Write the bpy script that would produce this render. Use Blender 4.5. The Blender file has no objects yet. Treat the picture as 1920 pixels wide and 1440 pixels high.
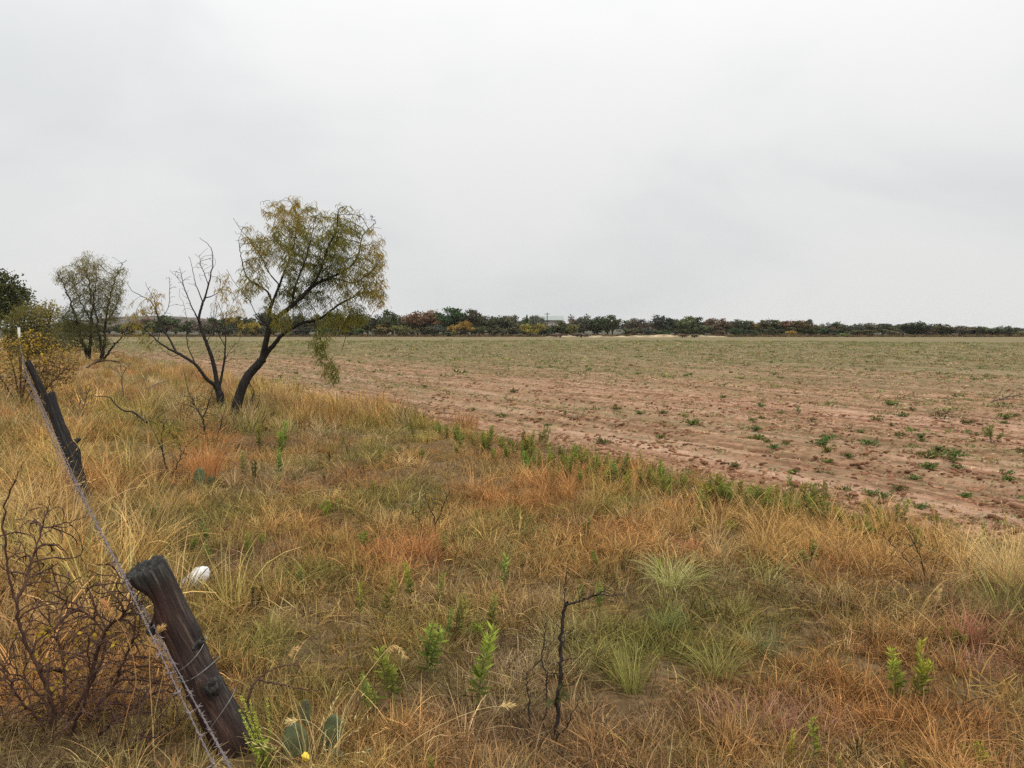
import bpy, math, random
import numpy as np
from mathutils import Vector, Matrix, Euler

SC = bpy.context.scene
COL = SC.collection
PI = math.pi
def R(a): return math.radians(a)

# ------------------------------------------------------------------ camera
F_PX = 1445.0          # focal length in pixels of the 1920 wide photograph
CAM_H = 1.75
PITCH = math.atan(106.0 / F_PX)
cam_d = bpy.data.cameras.new('camera')
cam_d.sensor_width = 36.0
cam_d.lens = 36.0 * F_PX / 1920.0
cam_d.clip_start = 0.05
cam_d.clip_end = 9000.0
cam = bpy.data.objects.new('camera', cam_d)
COL.objects.link(cam)
cam.location = (0, 0, CAM_H)
cam.rotation_euler = (PI / 2 - PITCH, 0, 0)
SC.camera = cam

# ------------------------------------------------------------------ world: overcast sky
SUN_EL, SUN_AZ = R(52), R(135)
w = bpy.data.worlds.new('World')
SC.world = w
w.use_nodes = True
nt = w.node_tree
nt.nodes.clear()
def wn(t, **k):
    n = nt.nodes.new(t)
    for a, b in k.items(): setattr(n, a, b)
    return n
out = wn('ShaderNodeOutputWorld')
sky = wn('ShaderNodeTexSky', sky_type='NISHITA', sun_disc=False, sun_elevation=SUN_EL, sun_rotation=SUN_AZ)
bg_sky = wn('ShaderNodeBackground'); bg_sky.inputs['Strength'].default_value = 0.08
nt.links.new(sky.outputs[0], bg_sky.inputs['Color'])
tc = wn('ShaderNodeTexCoord')
mp = wn('ShaderNodeMapping'); mp.inputs['Scale'].default_value = (1.0, 1.0, 1.9); mp.inputs['Location'].default_value = (3.1, 0.7, 0.2)
nt.links.new(tc.outputs['Generated'], mp.inputs['Vector'])
n1 = wn('ShaderNodeTexNoise'); n1.inputs['Scale'].default_value = 2.3; n1.inputs['Detail'].default_value = 4; n1.inputs['Roughness'].default_value = 0.5; n1.inputs['Distortion'].default_value = 0.5
nt.links.new(mp.outputs[0], n1.inputs['Vector'])
mp2 = wn('ShaderNodeMapping'); mp2.inputs['Scale'].default_value = (1.0, 1.0, 2.2)
nt.links.new(tc.outputs['Generated'], mp2.inputs['Vector'])
n2 = wn('ShaderNodeTexNoise'); n2.inputs['Scale'].default_value = 2.3; n2.inputs['Detail'].default_value = 6; n2.inputs['Roughness'].default_value = 0.55; n2.inputs['Distortion'].default_value = 0.8
nt.links.new(mp2.outputs[0], n2.inputs['Vector'])
addn = wn('ShaderNodeMath', operation='MULTIPLY_ADD'); addn.inputs[1].default_value = 0.5
nt.links.new(n2.outputs[0], addn.inputs[0]); nt.links.new(n1.outputs[0], addn.inputs[2])
ramp = wn('ShaderNodeValToRGB')
ramp.color_ramp.interpolation = 'EASE'
ramp.color_ramp.elements[0].position = 0.46; ramp.color_ramp.elements[0].color = (0.705, 0.722, 0.731, 1)
ramp.color_ramp.elements[1].position = 0.90; ramp.color_ramp.elements[1].color = (0.828, 0.828, 0.822, 1)
nt.links.new(addn.outputs[0], ramp.inputs[0])
# an overcast sky brightens slowly towards the zenith
sep = wn('ShaderNodeSeparateXYZ'); nt.links.new(tc.outputs['Generated'], sep.inputs[0])
zc = wn('ShaderNodeMath', operation='MAXIMUM'); zc.inputs[1].default_value = 0.0; nt.links.new(sep.outputs[2], zc.inputs[0])
zz2 = wn('ShaderNodeMath', operation='POWER'); zz2.inputs[1].default_value = 1.7; nt.links.new(zc.outputs[0], zz2.inputs[0])
mr = wn('ShaderNodeMath', operation='MULTIPLY_ADD'); mr.inputs[1].default_value = 1.5; mr.inputs[2].default_value = 0.93
nt.links.new(zz2.outputs[0], mr.inputs[0])
bg_cl = wn('ShaderNodeBackground')
nt.links.new(ramp.outputs[0], bg_cl.inputs['Color']); nt.links.new(mr.outputs[0], bg_cl.inputs['Strength'])
mx = wn('ShaderNodeMixShader'); mx.inputs[0].default_value = 0.97
nt.links.new(bg_sky.outputs[0], mx.inputs[1]); nt.links.new(bg_cl.outputs[0], mx.inputs[2])
nt.links.new(mx.outputs[0], out.inputs['Surface'])

sun_d = bpy.data.lights.new('sun', 'SUN'); sun_d.energy = 1.5; sun_d.angle = R(14); sun_d.color = (1.0, 0.96, 0.9)
sun = bpy.data.objects.new('sun', sun_d); COL.objects.link(sun)
# light comes from behind the camera's right shoulder, high up
sun.rotation_euler = (PI / 2 - SUN_EL, 0, PI - SUN_AZ)
sun.location = (0, 0, 30)

SC.view_settings.view_transform = 'Standard'
SC.view_settings.look = 'None'
SC.view_settings.exposure = 0.0
SC.view_settings.gamma = 1.0
SC.view_settings.use_curve_mapping = False
SC.render.engine = 'CYCLES'
SC.cycles.max_bounces = 6
SC.cycles.diffuse_bounces = 3
SC.cycles.transmission_bounces = 4
SC.cycles.use_denoising = False
SC.cycles.volume_bounces = 1

# ------------------------------------------------------------------ numbers: noise, axes, ground height
def _hash(ix, iy, seed):
    M = np.uint64(0xffffffff)
    h = (ix.astype(np.int64).astype(np.uint64) * np.uint64(374761393) + iy.astype(np.int64).astype(np.uint64) * np.uint64(668265263) + np.uint64(seed * 144269504 + 97)) & M
    h = ((h ^ (h >> np.uint64(13))) * np.uint64(1274126177)) & M
    h = ((h ^ (h >> np.uint64(15))) * np.uint64(2246822519)) & M
    h = h ^ (h >> np.uint64(16))
    return (h & M).astype(np.float64) / 4294967295.0
def vnoise(x, y, seed=0):
    x = np.asarray(x, float); y = np.asarray(y, float)
    x0 = np.floor(x); y0 = np.floor(y)
    fx = x - x0; fy = y - y0
    fx = fx * fx * (3 - 2 * fx); fy = fy * fy * (3 - 2 * fy)
    a = _hash(x0, y0, seed); b = _hash(x0 + 1, y0, seed); c = _hash(x0, y0 + 1, seed); d = _hash(x0 + 1, y0 + 1, seed)
    return (a * (1 - fx) + b * fx) * (1 - fy) + (c * (1 - fx) + d * fx) * fy
def fbm(x, y, seed=0, oct=4, gain=0.5):
    s = 0; a = 1; t = 0
    for k in range(oct):
        s = s + a * vnoise(np.asarray(x) * 2 ** k, np.asarray(y) * 2 ** k, seed + k * 17); t += a; a *= gain
    return s / t
def sstep(a, b, x):
    t = np.clip((np.asarray(x, float) - a) / (b - a), 0, 1)
    return t * t * (3 - 2 * t)

YAW = R(-34.4)                                   # the fence and the field edge run this way
UX, UY = math.sin(YAW), math.cos(YAW)
VX, VY = math.cos(YAW), -math.sin(YAW)
def uv2xy(u, v): return u * UX + v * VX, u * UY + v * VY
def xy2uv(x, y): return np.asarray(x) * UX + np.asarray(y) * UY, np.asarray(x) * VX + np.asarray(y) * VY
def edge_v(u):
    u = np.asarray(u, float)
    return 6.72 + 0.5 * (fbm(u * 0.45, u * 0 + 3.3, 5, 3) - 0.5) + 0.15 * (vnoise(u * 2.2, u * 0, 9) - 0.5)
def far_limit(x): return 203 - 0.02 * np.asarray(x)
def in_field(x, y):
    u, v = xy2uv(x, y)
    return (v > edge_v(u)) & (y < far_limit(x))
def hz(x, y):
    x = np.asarray(x, float); y = np.asarray(y, float)
    u, v = xy2uv(x, y)
    d = np.hypot(x, y)
    z = -0.72 * sstep(55, 215, d) + 0.9 * sstep(5, 60, -v) * (fbm(u * .03, v * .03, 71, 2))
    # verge: humps under the grass
    ve = 1 - sstep(-0.3, 0.5, v - edge_v(u))
    z = z + ve * (0.10 * (fbm(u * 0.55, v * 0.55, 11, 4) - 0.5) + 0.05 * (fbm(u * 3.1, v * 3.1, 12, 3) - 0.5) + 0.03)
    # field: drilled rows along u, clods and two wheel tracks
    fe = sstep(-0.1, 0.5, v - edge_v(u)) * (1 - sstep(60, 130, d))
    wob = 0.25 * (fbm(u * 0.25, v * 0.25, 21, 2) - 0.5)
    rows = 0.026 * np.sin((v + wob) * 2 * PI / 0.42) * (0.3 + 0.7 * vnoise(u * 0.5, v * 0.7, 31))
    tracks = -0.05 * np.exp(-((v + wob - 9.1) / 0.2) ** 2) - 0.05 * np.exp(-((v + wob - 10.9) / 0.22) ** 2) + 0.03 * np.exp(-((v + wob - 9.55) / 0.14) ** 2) + 0.03 * np.exp(-((v + wob - 11.4) / 0.15) ** 2)
    n = fbm(u * 2.2, v * 5.5, 41, 3)
    clod = 0.022 * np.clip(n - 0.55, 0, 1) / 0.2 + 0.022 * (fbm(u * 6, v * 9, 45, 2) - 0.5)
    z = z + fe * (rows + tracks * 1.3 + clod + 0.05 * (fbm(u * 0.3, v * 0.4, 51, 2) - 0.5))
    return z
def ray(px, py):
    dx = (px - 960) / F_PX; dz = -(py - 720) / F_PX
    return np.array([dx, math.cos(PITCH) + dz * math.sin(PITCH), -math.sin(PITCH) + dz * math.cos(PITCH)])
def P(px, py, Y):
    """the place at distance Y in front of the camera that stands at this spot of the photograph"""
    d = ray(px, py)
    return np.array([0, 0, CAM_H]) + d * (Y / d[1])
def G(px, py):
    """the spot on the ground there"""
    d = ray(px, py)
    if d[2] > -1e-4: d[2] = -1e-4
    t = -CAM_H / d[2]
    for k in range(12):
        p = d * t
        t = (float(hz(p[0], p[1])) - CAM_H) / d[2] * 0.7 + t * 0.3
    p = d * t
    return np.array([p[0], p[1], float(hz(p[0], p[1]))])

# ------------------------------------------------------------------ helpers: meshes
class MB:
    def __init__(s): s.v = []; s.var = []; s.f = []; s.n = 0
    def add(s, verts, faces, var=0.5):
        verts = np.asarray(verts, float).reshape(-1, 3)
        faces = np.asarray(faces, np.int64)
        s.v.append(verts); s.f.append(faces + s.n)
        s.var.append(np.broadcast_to(np.asarray(var, float), (len(verts),)) if np.ndim(var) < 2 else np.asarray(var).ravel())
        s.n += len(verts)
    def mesh(s, name, smooth=False, origin=None):
        me = bpy.data.meshes.new(name)
        if not s.v: return me
        V = np.concatenate(s.v)
        if origin is not None: V = V - np.asarray(origin)
        me.vertices.add(len(V)); me.vertices.foreach_set('co', V.astype(np.float32).ravel())
        L = np.concatenate([f.ravel() for f in s.f])
        cnt = np.concatenate([np.full(len(f), f.shape[1]) for f in s.f])
        st = np.concatenate([[0], np.cumsum(cnt)[:-1]])
        me.loops.add(len(L)); me.loops.foreach_set('vertex_index', L.astype(np.int32))
        me.polygons.add(len(cnt)); me.polygons.foreach_set('loop_start', st.astype(np.int32))
        me.polygons.foreach_set('use_smooth', np.full(len(cnt), smooth))
        at = me.attributes.new('var', 'FLOAT', 'POINT'); at.data.foreach_set('value', np.concatenate(s.var).astype(np.float32))
        me.update(calc_edges=True)
        return me
def unit(a): return a / np.maximum(np.linalg.norm(a, axis=-1, keepdims=True), 1e-9)
def tubes(mb, pts, rad, S=5, var=0.5, cap=True):
    """pts (N,K,3) centre lines, rad (N,K) radii"""
    pts = np.asarray(pts, float); rad = np.asarray(rad, float)
    if pts.ndim == 2: pts = pts[None]; rad = rad[None]
    N, K, _ = pts.shape
    t = np.empty_like(pts); t[:, 1:-1] = pts[:, 2:] - pts[:, :-2]; t[:, 0] = pts[:, 1] - pts[:, 0]; t[:, -1] = pts[:, -1] - pts[:, -2]
    t = unit(t)
    ax = unit(pts[:, -1] - pts[:, 0])
    ref = np.where(np.abs(ax[:, 2:3]) < 0.8, np.array([[0, 0, 1.0]]), np.array([[1.0, 0, 0]]))[:, None, :]
    a = unit(np.cross(t, ref)); b = np.cross(t, a)
    th = np.arange(S) * 2 * PI / S
    ring = pts[:, :, None, :] + rad[:, :, None, None] * (np.cos(th)[None, None, :, None] * a[:, :, None, :] + np.sin(th)[None, None, :, None] * b[:, :, None, :])
    base = (np.arange(N) * K * S)[:, None, None]; k = (np.arange(K - 1) * S)[None, :, None]; s = np.arange(S)[None, None, :]; s2 = (np.arange(S) + 1)[None, None, :] % S
    q = np.stack([base + k + s, base + k + s2, base + k + S + s2, base + k + S + s], -1).reshape(-1, 4)
    va = np.broadcast_to(np.asarray(var, float).reshape(-1, 1, 1) if np.ndim(var) else var, (N, K, S)).ravel()
    mb.add(ring.reshape(-1, 3), q, va)
def ribbons(mb, pts, wid, side, var):
    """pts (N,K,3), wid (N,K), side (N,3)"""
    N, K, _ = pts.shape
    L = pts - wid[:, :, None] * side[:, None, :] * 0.5; Rr = pts + wid[:, :, None] * side[:, None, :] * 0.5
    V = np.stack([L, Rr], 2).reshape(-1, 3)
    base = (np.arange(N) * K * 2)[:, None]; k = (np.arange(K - 1) * 2)[None, :]
    q = np.stack([base + k, base + k + 1, base + k + 3, base + k + 2], -1).reshape(-1, 4)
    mb.add(V, q, np.repeat(var, K * 2))
def diamonds(mb, c, d, side, ln, wd, var):
    """leaf shaped four-point faces: centre base c, direction d, side vector"""
    N = len(c)
    a = c; m = c + d * (ln * 0.45)[:, None]
    V = np.stack([a, m + side * (wd * 0.5)[:, None], c + d * ln[:, None], m - side * (wd * 0.5)[:, None]], 1).reshape(-1, 3)
    q = np.arange(N * 4).reshape(-1, 4)
    mb.add(V, q, np.repeat(var, 4))
def rdirs(rng, n, up=0.0):
    d = rng.normal(size=(n, 3)); d[:, 2] += up
    return unit(d)
def perp(rng, d):
    return unit(np.cross(d, rng.normal(size=d.shape)))

# ------------------------------------------------------------------ helpers: objects
def obj(name, me, mat, parent=None, loc=None):
    if isinstance(me, MB):
        me = me.mesh(name, origin=None if parent is None else parent.location)
    o = bpy.data.objects.new(name, me); COL.objects.link(o)
    if mat is not None and len(me.materials) == 0: me.materials.append(mat)
    if parent is not None: o.parent = parent
    if loc is not None: o.location = loc
    return o
def tag(o, label, cat, group=None):
    o['label'] = label; o['category'] = cat
    if group: o['group'] = group
    return o
def thing(name, label, cat, loc=(0, 0, 0), rz=0.0, group=None):
    o = bpy.data.objects.new(name, None); COL.objects.link(o)
    o.location = Vector([float(a) for a in loc]); o.rotation_euler = (0, 0, rz); o.empty_display_size = 0.1
    return tag(o, label, cat, group)
def dup(root, loc, rz, label, scale=(1, 1, 1), color=None, group=None, tilt=(0, 0)):
    r = root.copy(); COL.objects.link(r)
    r.location = Vector([float(a) for a in loc]); r.rotation_euler = (tilt[0], tilt[1], rz); r.scale = scale
    r['label'] = label
    if group: r['group'] = group
    for ch in root.children:
        c = ch.copy(); COL.objects.link(c); c.parent = r
        if color is not None: c.color = color
        for g in ch.children:
            d = g.copy(); COL.objects.link(d); d.parent = c
    return r

# ------------------------------------------------------------------ helpers: materials
def new_mat(name):
    m = bpy.data.materials.new(name); m.use_nodes = True
    m.node_tree.nodes.clear()
    return m, m.node_tree
def N_(t, typ, **k):
    n = t.nodes.new(typ)
    for a, b in k.items():
        if a.startswith('i_'):
            n.inputs[int(a[2:])].default_value = b
        else: setattr(n, a, b)
    return n
def set_ramp(r, stops):
    e = r.color_ramp.elements
    while len(e) < len(stops): e.new(0.5)
    for k, (p, c) in enumerate(stops):
        e[k].position = p; e[k].color = (c[0], c[1], c[2], 1)
def leaf_mat(name, stops, trans=0.3, mode=None, rough=0.55, gloss=0.0):
    """colour from the mesh attribute 'var'; mode 'obj' multiplies the object colour, 'inst' the instance tint"""
    m, t = new_mat(name)
    o = N_(t, 'ShaderNodeOutputMaterial')
    at = N_(t, 'ShaderNodeAttribute', attribute_name='var')
    rp = N_(t, 'ShaderNodeValToRGB'); set_ramp(rp, stops)
    t.links.new(at.outputs['Fac'], rp.inputs[0])
    c = rp.outputs[0]
    if mode:
        mul = N_(t, 'ShaderNodeMix', data_type='RGBA', blend_type='MULTIPLY'); mul.inputs[0].default_value = 1
        t.links.new(c, mul.inputs[6])
        if mode == 'obj':
            oi = N_(t, 'ShaderNodeObjectInfo'); t.links.new(oi.outputs['Color'], mul.inputs[7])
        else:
            a2 = N_(t, 'ShaderNodeAttribute', attribute_name='tint', attribute_type='INSTANCER'); t.links.new(a2.outputs['Color'], mul.inputs[7])
        c = mul.outputs[2]
    d = N_(t, 'ShaderNodeBsdfDiffuse'); tr = N_(t, 'ShaderNodeBsdfTranslucent')
    mxs = N_(t, 'ShaderNodeMixShader'); mxs.inputs[0].default_value = trans
    t.links.new(c, d.inputs[0]); t.links.new(c, tr.inputs[0])
    t.links.new(d.outputs[0], mxs.inputs[1]); t.links.new(tr.outputs[0], mxs.inputs[2])
    last = mxs.outputs[0]
    if gloss:
        g = N_(t, 'ShaderNodeBsdfGlossy'); g.inputs['Roughness'].default_value = rough
        m2 = N_(t, 'ShaderNodeMixShader'); m2.inputs[0].default_value = gloss
        t.links.new(last, m2.inputs[1]); t.links.new(g.outputs[0], m2.inputs[2]); last = m2.outputs[0]
    t.links.new(last, o.inputs[0])
    return m
def bark_mat(name, dark, light, scale=18.0, stretch=(1, 1, 0.25), bump=0.4, rough=0.85):
    m, t = new_mat(name)
    o = N_(t, 'ShaderNodeOutputMaterial'); b = N_(t, 'ShaderNodeBsdfPrincipled'); b.inputs['Roughness'].default_value = rough
    b.inputs['Specular IOR Level'].default_value = 0.25
    tcn = N_(t, 'ShaderNodeTexCoord'); mpn = N_(t, 'ShaderNodeMapping'); mpn.inputs['Scale'].default_value = stretch
    t.links.new(tcn.outputs['Object'], mpn.inputs[0])
    n = N_(t, 'ShaderNodeTexNoise'); n.inputs['Scale'].default_value = scale; n.inputs['Detail'].default_value = 5; n.inputs['Roughness'].default_value = 0.65
    t.links.new(mpn.outputs[0], n.inputs['Vector'])
    rp = N_(t, 'ShaderNodeValToRGB'); set_ramp(rp, [(0.3, dark), (0.72, light)])
    t.links.new(n.outputs[0], rp.inputs[0]); t.links.new(rp.outputs[0], b.inputs['Base Color'])
    bp = N_(t, 'ShaderNodeBump'); bp.inputs['Strength'].default_value = bump; bp.inputs['Distance'].default_value = 0.02
    t.links.new(n.outputs[0], bp.inputs['Height']); t.links.new(bp.outputs[0], b.inputs['Normal'])
    t.links.new(b.outputs[0], o.inputs[0])
    return m
def plain_mat(name, col, rough=0.6, metal=0.0, vary=0.25, scale=30.0):
    m, t = new_mat(name)
    o = N_(t, 'ShaderNodeOutputMaterial'); b = N_(t, 'ShaderNodeBsdfPrincipled'); b.inputs['Roughness'].default_value = rough; b.inputs['Metallic'].default_value = metal
    tcn = N_(t, 'ShaderNodeTexCoord'); n = N_(t, 'ShaderNodeTexNoise'); n.inputs['Scale'].default_value = scale; n.inputs['Detail'].default_value = 4
    t.links.new(tcn.outputs['Object'], n.inputs['Vector'])
    rp = N_(t, 'ShaderNodeValToRGB'); set_ramp(rp, [(0.3, [c * (1 - vary) for c in col]), (0.7, [min(1, c * (1 + vary)) for c in col])])
    t.links.new(n.outputs[0], rp.inputs[0]); t.links.new(rp.outputs[0], b.inputs['Base Color'])
    t.links.new(b.outputs[0], o.inputs[0])
    return m

# ------------------------------------------------------------------ ground and field: one height field cut along the field edge
def axis_steps(lo, hi, fine_lo, fine_hi, step, grow):
    a = list(np.arange(fine_lo, fine_hi, step)); s = step; x = a[-1]
    while x < hi: s *= grow; x += s; a.append(x)
    s = step; x = fine_lo; b = []
    while x > lo: s *= grow; x -= s; b.append(x)
    return np.array(b[::-1] + a)
ua = axis_steps(-60, 4500, 0.6, 26, 0.075, 1.035)
va_ = axis_steps(-500, 4500, 0.0, 22, 0.06, 1.035)
UU, VV = np.meshgrid(ua, va_, indexing='ij')
XX, YY = uv2xy(UU, VV)
ZZ = hz(XX, YY)
nu, nv = UU.shape
idx = np.arange(nu * nv).reshape(nu, nv)
quads = np.stack([idx[:-1, :-1], idx[1:, :-1], idx[1:, 1:], idx[:-1, 1:]], -1).reshape(-1, 4)
quads = quads[:, ::-1]
cx = (XX[:-1, :-1] + XX[1:, 1:]).ravel() / 2; cy = (YY[:-1, :-1] + YY[1:, 1:]).ravel() / 2
isf = in_field(cx, cy)
allv = np.stack([XX, YY, ZZ], -1).reshape(-1, 3)

def ground_material():
    m, t = new_mat('verge_soil')
    o = N_(t, 'ShaderNodeOutputMaterial'); b = N_(t, 'ShaderNodeBsdfPrincipled'); b.inputs['Roughness'].default_value = 0.95; b.inputs['Specular IOR Level'].default_value = 0.15
    tcn = N_(t, 'ShaderNodeTexCoord')
    n = N_(t, 'ShaderNodeTexNoise'); n.inputs['Scale'].default_value = 14; n.inputs['Detail'].default_value = 8; n.inputs['Roughness'].default_value = 0.7
    t.links.new(tcn.outputs['Object'], n.inputs['Vector'])
    rp = N_(t, 'ShaderNodeValToRGB'); set_ramp(rp, [(0.3, (0.06, 0.038, 0.019)), (0.5, (0.135, 0.088, 0.043)), (0.72, (0.26, 0.18, 0.09))])
    t.links.new(n.outputs[0], rp.inputs[0])
    n2_ = N_(t, 'ShaderNodeTexNoise'); n2_.inputs['Scale'].default_value = 0.35; n2_.inputs['Detail'].default_value = 6; n2_.inputs['Roughness'].default_value = 0.65
    t.links.new(tcn.outputs['Object'], n2_.inputs['Vector'])
    rp2 = N_(t, 'ShaderNodeValToRGB'); set_ramp(rp2, [(0.35, (0.30, 0.17, 0.075)), (0.5, (0.33, 0.22, 0.09)), (0.65, (0.20, 0.18, 0.07))])
    t.links.new(n2_.outputs[0], rp2.inputs[0])
    # beyond the reach of single blades the sheet takes the colour of dry grass
    ge = N_(t, 'ShaderNodeNewGeometry'); ln = N_(t, 'ShaderNodeVectorMath', operation='LENGTH'); t.links.new(ge.outputs['Position'], ln.inputs[0])
    mrn = N_(t, 'ShaderNodeMapRange'); mrn.inputs[1].default_value = 14; mrn.inputs[2].default_value = 60
    t.links.new(ln.outputs['Value'], mrn.inputs[0])
    mxc = N_(t, 'ShaderNodeMix', data_type='RGBA'); t.links.new(mrn.outputs[0], mxc.inputs[0]); t.links.new(rp.outputs[0], mxc.inputs[6]); t.links.new(rp2.outputs[0], mxc.inputs[7])
    mr3 = N_(t, 'ShaderNodeMapRange'); mr3.inputs[1].default_value = 206; mr3.inputs[2].default_value = 250; t.links.new(ln.outputs['Value'], mr3.inputs[0])
    mx3 = N_(t, 'ShaderNodeMix', data_type='RGBA'); t.links.new(mr3.outputs[0], mx3.inputs[0]); t.links.new(mxc.outputs[2], mx3.inputs[6]); mx3.inputs[7].default_value = (0.085, 0.08, 0.055, 1)
    t.links.new(mx3.outputs[2], b.inputs['Base Color'])
    bp = N_(t, 'ShaderNodeBump'); bp.inputs['Strength'].default_value = 0.6; bp.inputs['Distance'].default_value = 0.03
    t.links.new(n.outputs[0], bp.inputs['Height']); t.links.new(bp.outputs[0], b.inputs['Normal'])
    t.links.new(b.outputs[0], o.inputs[0])
    return m
def field_material():
    m, t = new_mat('tilled_soil')
    o = N_(t, 'ShaderNodeOutputMaterial'); b = N_(t, 'ShaderNodeBsdfPrincipled'); b.inputs['Roughness'].default_value = 0.95; b.inputs['Specular IOR Level'].default_value = 0.12
    tcn = N_(t, 'ShaderNodeTexCoord')
    rot = N_(t, 'ShaderNodeMapping', vector_type='TEXTURE'); rot.inputs['Rotation'].default_value = (0, 0, -YAW)
    t.links.new(tcn.outputs['Object'], rot.inputs[0])               # x across the rows, y along them
    st = N_(t, 'ShaderNodeMapping'); st.inputs['Scale'].default_value = (1, 0.11, 1); t.links.new(rot.outputs[0], st.inputs[0])
    def noise(vec, s, d=5, r=0.6):
        n = N_(t, 'ShaderNodeTexNoise'); n.inputs['Scale'].default_value = s; n.inputs['Detail'].default_value = d; n.inputs['Roughness'].default_value = r
        t.links.new(vec, n.inputs['Vector']); return n.outputs[0]
    nfine = noise(tcn.outputs['Object'], 9, 8, 0.7)
    nst = noise(st.outputs[0], 1.6, 6, 0.65)
    rp = N_(t, 'ShaderNodeValToRGB'); set_ramp(rp, [(0.32, (0.16, 0.078, 0.042)), (0.5, (0.315, 0.172, 0.10)), (0.68, (0.42, 0.26, 0.165))])
    t.links.new(nfine, rp.inputs[0])
    pale = N_(t, 'ShaderNodeValToRGB'); set_ramp(pale, [(0.50, (0, 0, 0)), (0.63, (1, 1, 1))]); t.links.new(nst, pale.inputs[0])
    st3 = N_(t, 'ShaderNodeMapping'); st3.inputs['Scale'].default_value = (1, 0.03, 1); t.links.new(rot.outputs[0], st3.inputs[0])
    nln = noise(st3.outputs[0], 5.5, 3, 0.6)
    lr = N_(t, 'ShaderNodeValToRGB'); set_ramp(lr, [(0.38, (0.58, 0.54, 0.52)), (0.53, (1.0, 1.0, 1.0)), (0.66, (1.22, 1.27, 1.32))]); t.links.new(nln, lr.inputs[0])
    lm = N_(t, 'ShaderNodeMix', data_type='RGBA', blend_type='MULTIPLY'); lm.inputs[0].default_value = 1; t.links.new(rp.outputs[0], lm.inputs[6]); t.links.new(lr.outputs[0], lm.inputs[7])
    mul = N_(t, 'ShaderNodeMath', operation='MULTIPLY'); mul.inputs[1].default_value = 0.7; t.links.new(pale.outputs[0], mul.inputs[0])
    m1 = N_(t, 'ShaderNodeMix', data_type='RGBA'); t.links.new(mul.outputs[0], m1.inputs[0]); t.links.new(lm.outputs[2], m1.inputs[6]); m1.inputs[7].default_value = (0.46, 0.30, 0.203, 1)
    # thin crop and trash cover: grows with the distance from the bare headland
    sp = N_(t, 'ShaderNodeSeparateXYZ'); t.links.new(rot.outputs[0], sp.inputs[0])
    cov = N_(t, 'ShaderNodeMapRange'); cov.inputs[1].default_value = 11; cov.inputs[2].default_value = 70; cov.inputs[3].default_value = -0.10; cov.inputs[4].default_value = 0.38
    uvn = N_(t, 'ShaderNodeMath', operation='MULTIPLY_ADD'); uvn.inputs[1].default_value = 0.5; t.links.new(sp.outputs[1], uvn.inputs[0]); t.links.new(sp.outputs[0], uvn.inputs[2])
    t.links.new(uvn.outputs[0], cov.inputs[0])
    big = noise(st.outputs[0], 0.16, 5, 0.62); 
    fin2 = noise(tcn.outputs['Object'], 3.2, 6, 0.75)
    ad = N_(t, 'ShaderNodeMath', operation='ADD'); t.links.new(cov.outputs[0], ad.inputs[0]); t.links.new(big, ad.inputs[1])
    ad2 = N_(t, 'ShaderNodeMath', operation='MULTIPLY_ADD'); ad2.inputs[1].default_value = 0.8; t.links.new(fin2, ad2.inputs[0]); t.links.new(ad.outputs[0], ad2.inputs[2])
    gr = N_(t, 'ShaderNodeValToRGB'); set_ramp(gr, [(0.86, (0, 0, 0)), (1.0, (1, 1, 1))])
    sc = N_(t, 'ShaderNodeMath', operation='MULTIPLY'); sc.inputs[1].default_value = 0.92; t.links.new(ad2.outputs[0], sc.inputs[0])
    gr.color_ramp.elements[0].position = 0.73; gr.color_ramp.elements[1].position = 1.0
    t.links.new(sc.outputs[0], gr.inputs[0])
    gcol = N_(t, 'ShaderNodeValToRGB'); set_ramp(gcol, [(0.35, (0.095, 0.098, 0.040)), (0.5, (0.155, 0.135, 0.062)), (0.66, (0.25, 0.18, 0.095))])
    nb = noise(st.outputs[0], 0.9, 6, 0.7); t.links.new(nb, gcol.inputs[0])
    gm = N_(t, 'ShaderNodeMath', operation='MULTIPLY'); gm.inputs[1].default_value = 0.9; t.links.new(gr.outputs[0], gm.inputs[0])
    m2 = N_(t, 'ShaderNodeMix', data_type='RGBA'); t.links.new(gm.outputs[0], m2.inputs[0]); t.links.new(m1.outputs[2], m2.inputs[6]); t.links.new(gcol.outputs[0], m2.inputs[7])
    t.links.new(m2.outputs[2], b.inputs['Base Color'])
    bp = N_(t, 'ShaderNodeBump'); bp.inputs['Strength'].default_value = 0.7; bp.inputs['Distance'].default_value = 0.03
    t.links.new(nfine, bp.inputs['Height']); t.links.new(bp.outputs[0], b.inputs['Normal'])
    t.links.new(b.outputs[0], o.inputs[0])
    return m
def sheet(name, faces, mat):
    used = np.unique(faces); remap = np.full(len(allv), -1); remap[used] = np.arange(len(used))
    mb = MB(); mb.add(allv[used], remap[faces])
    me = mb.mesh(name, smooth=True)
    o = obj(name, me, mat); o['kind'] = 'structure'
    return o
sheet('ground', quads[~isf], ground_material())
sheet('field', quads[isf], field_material())

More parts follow.
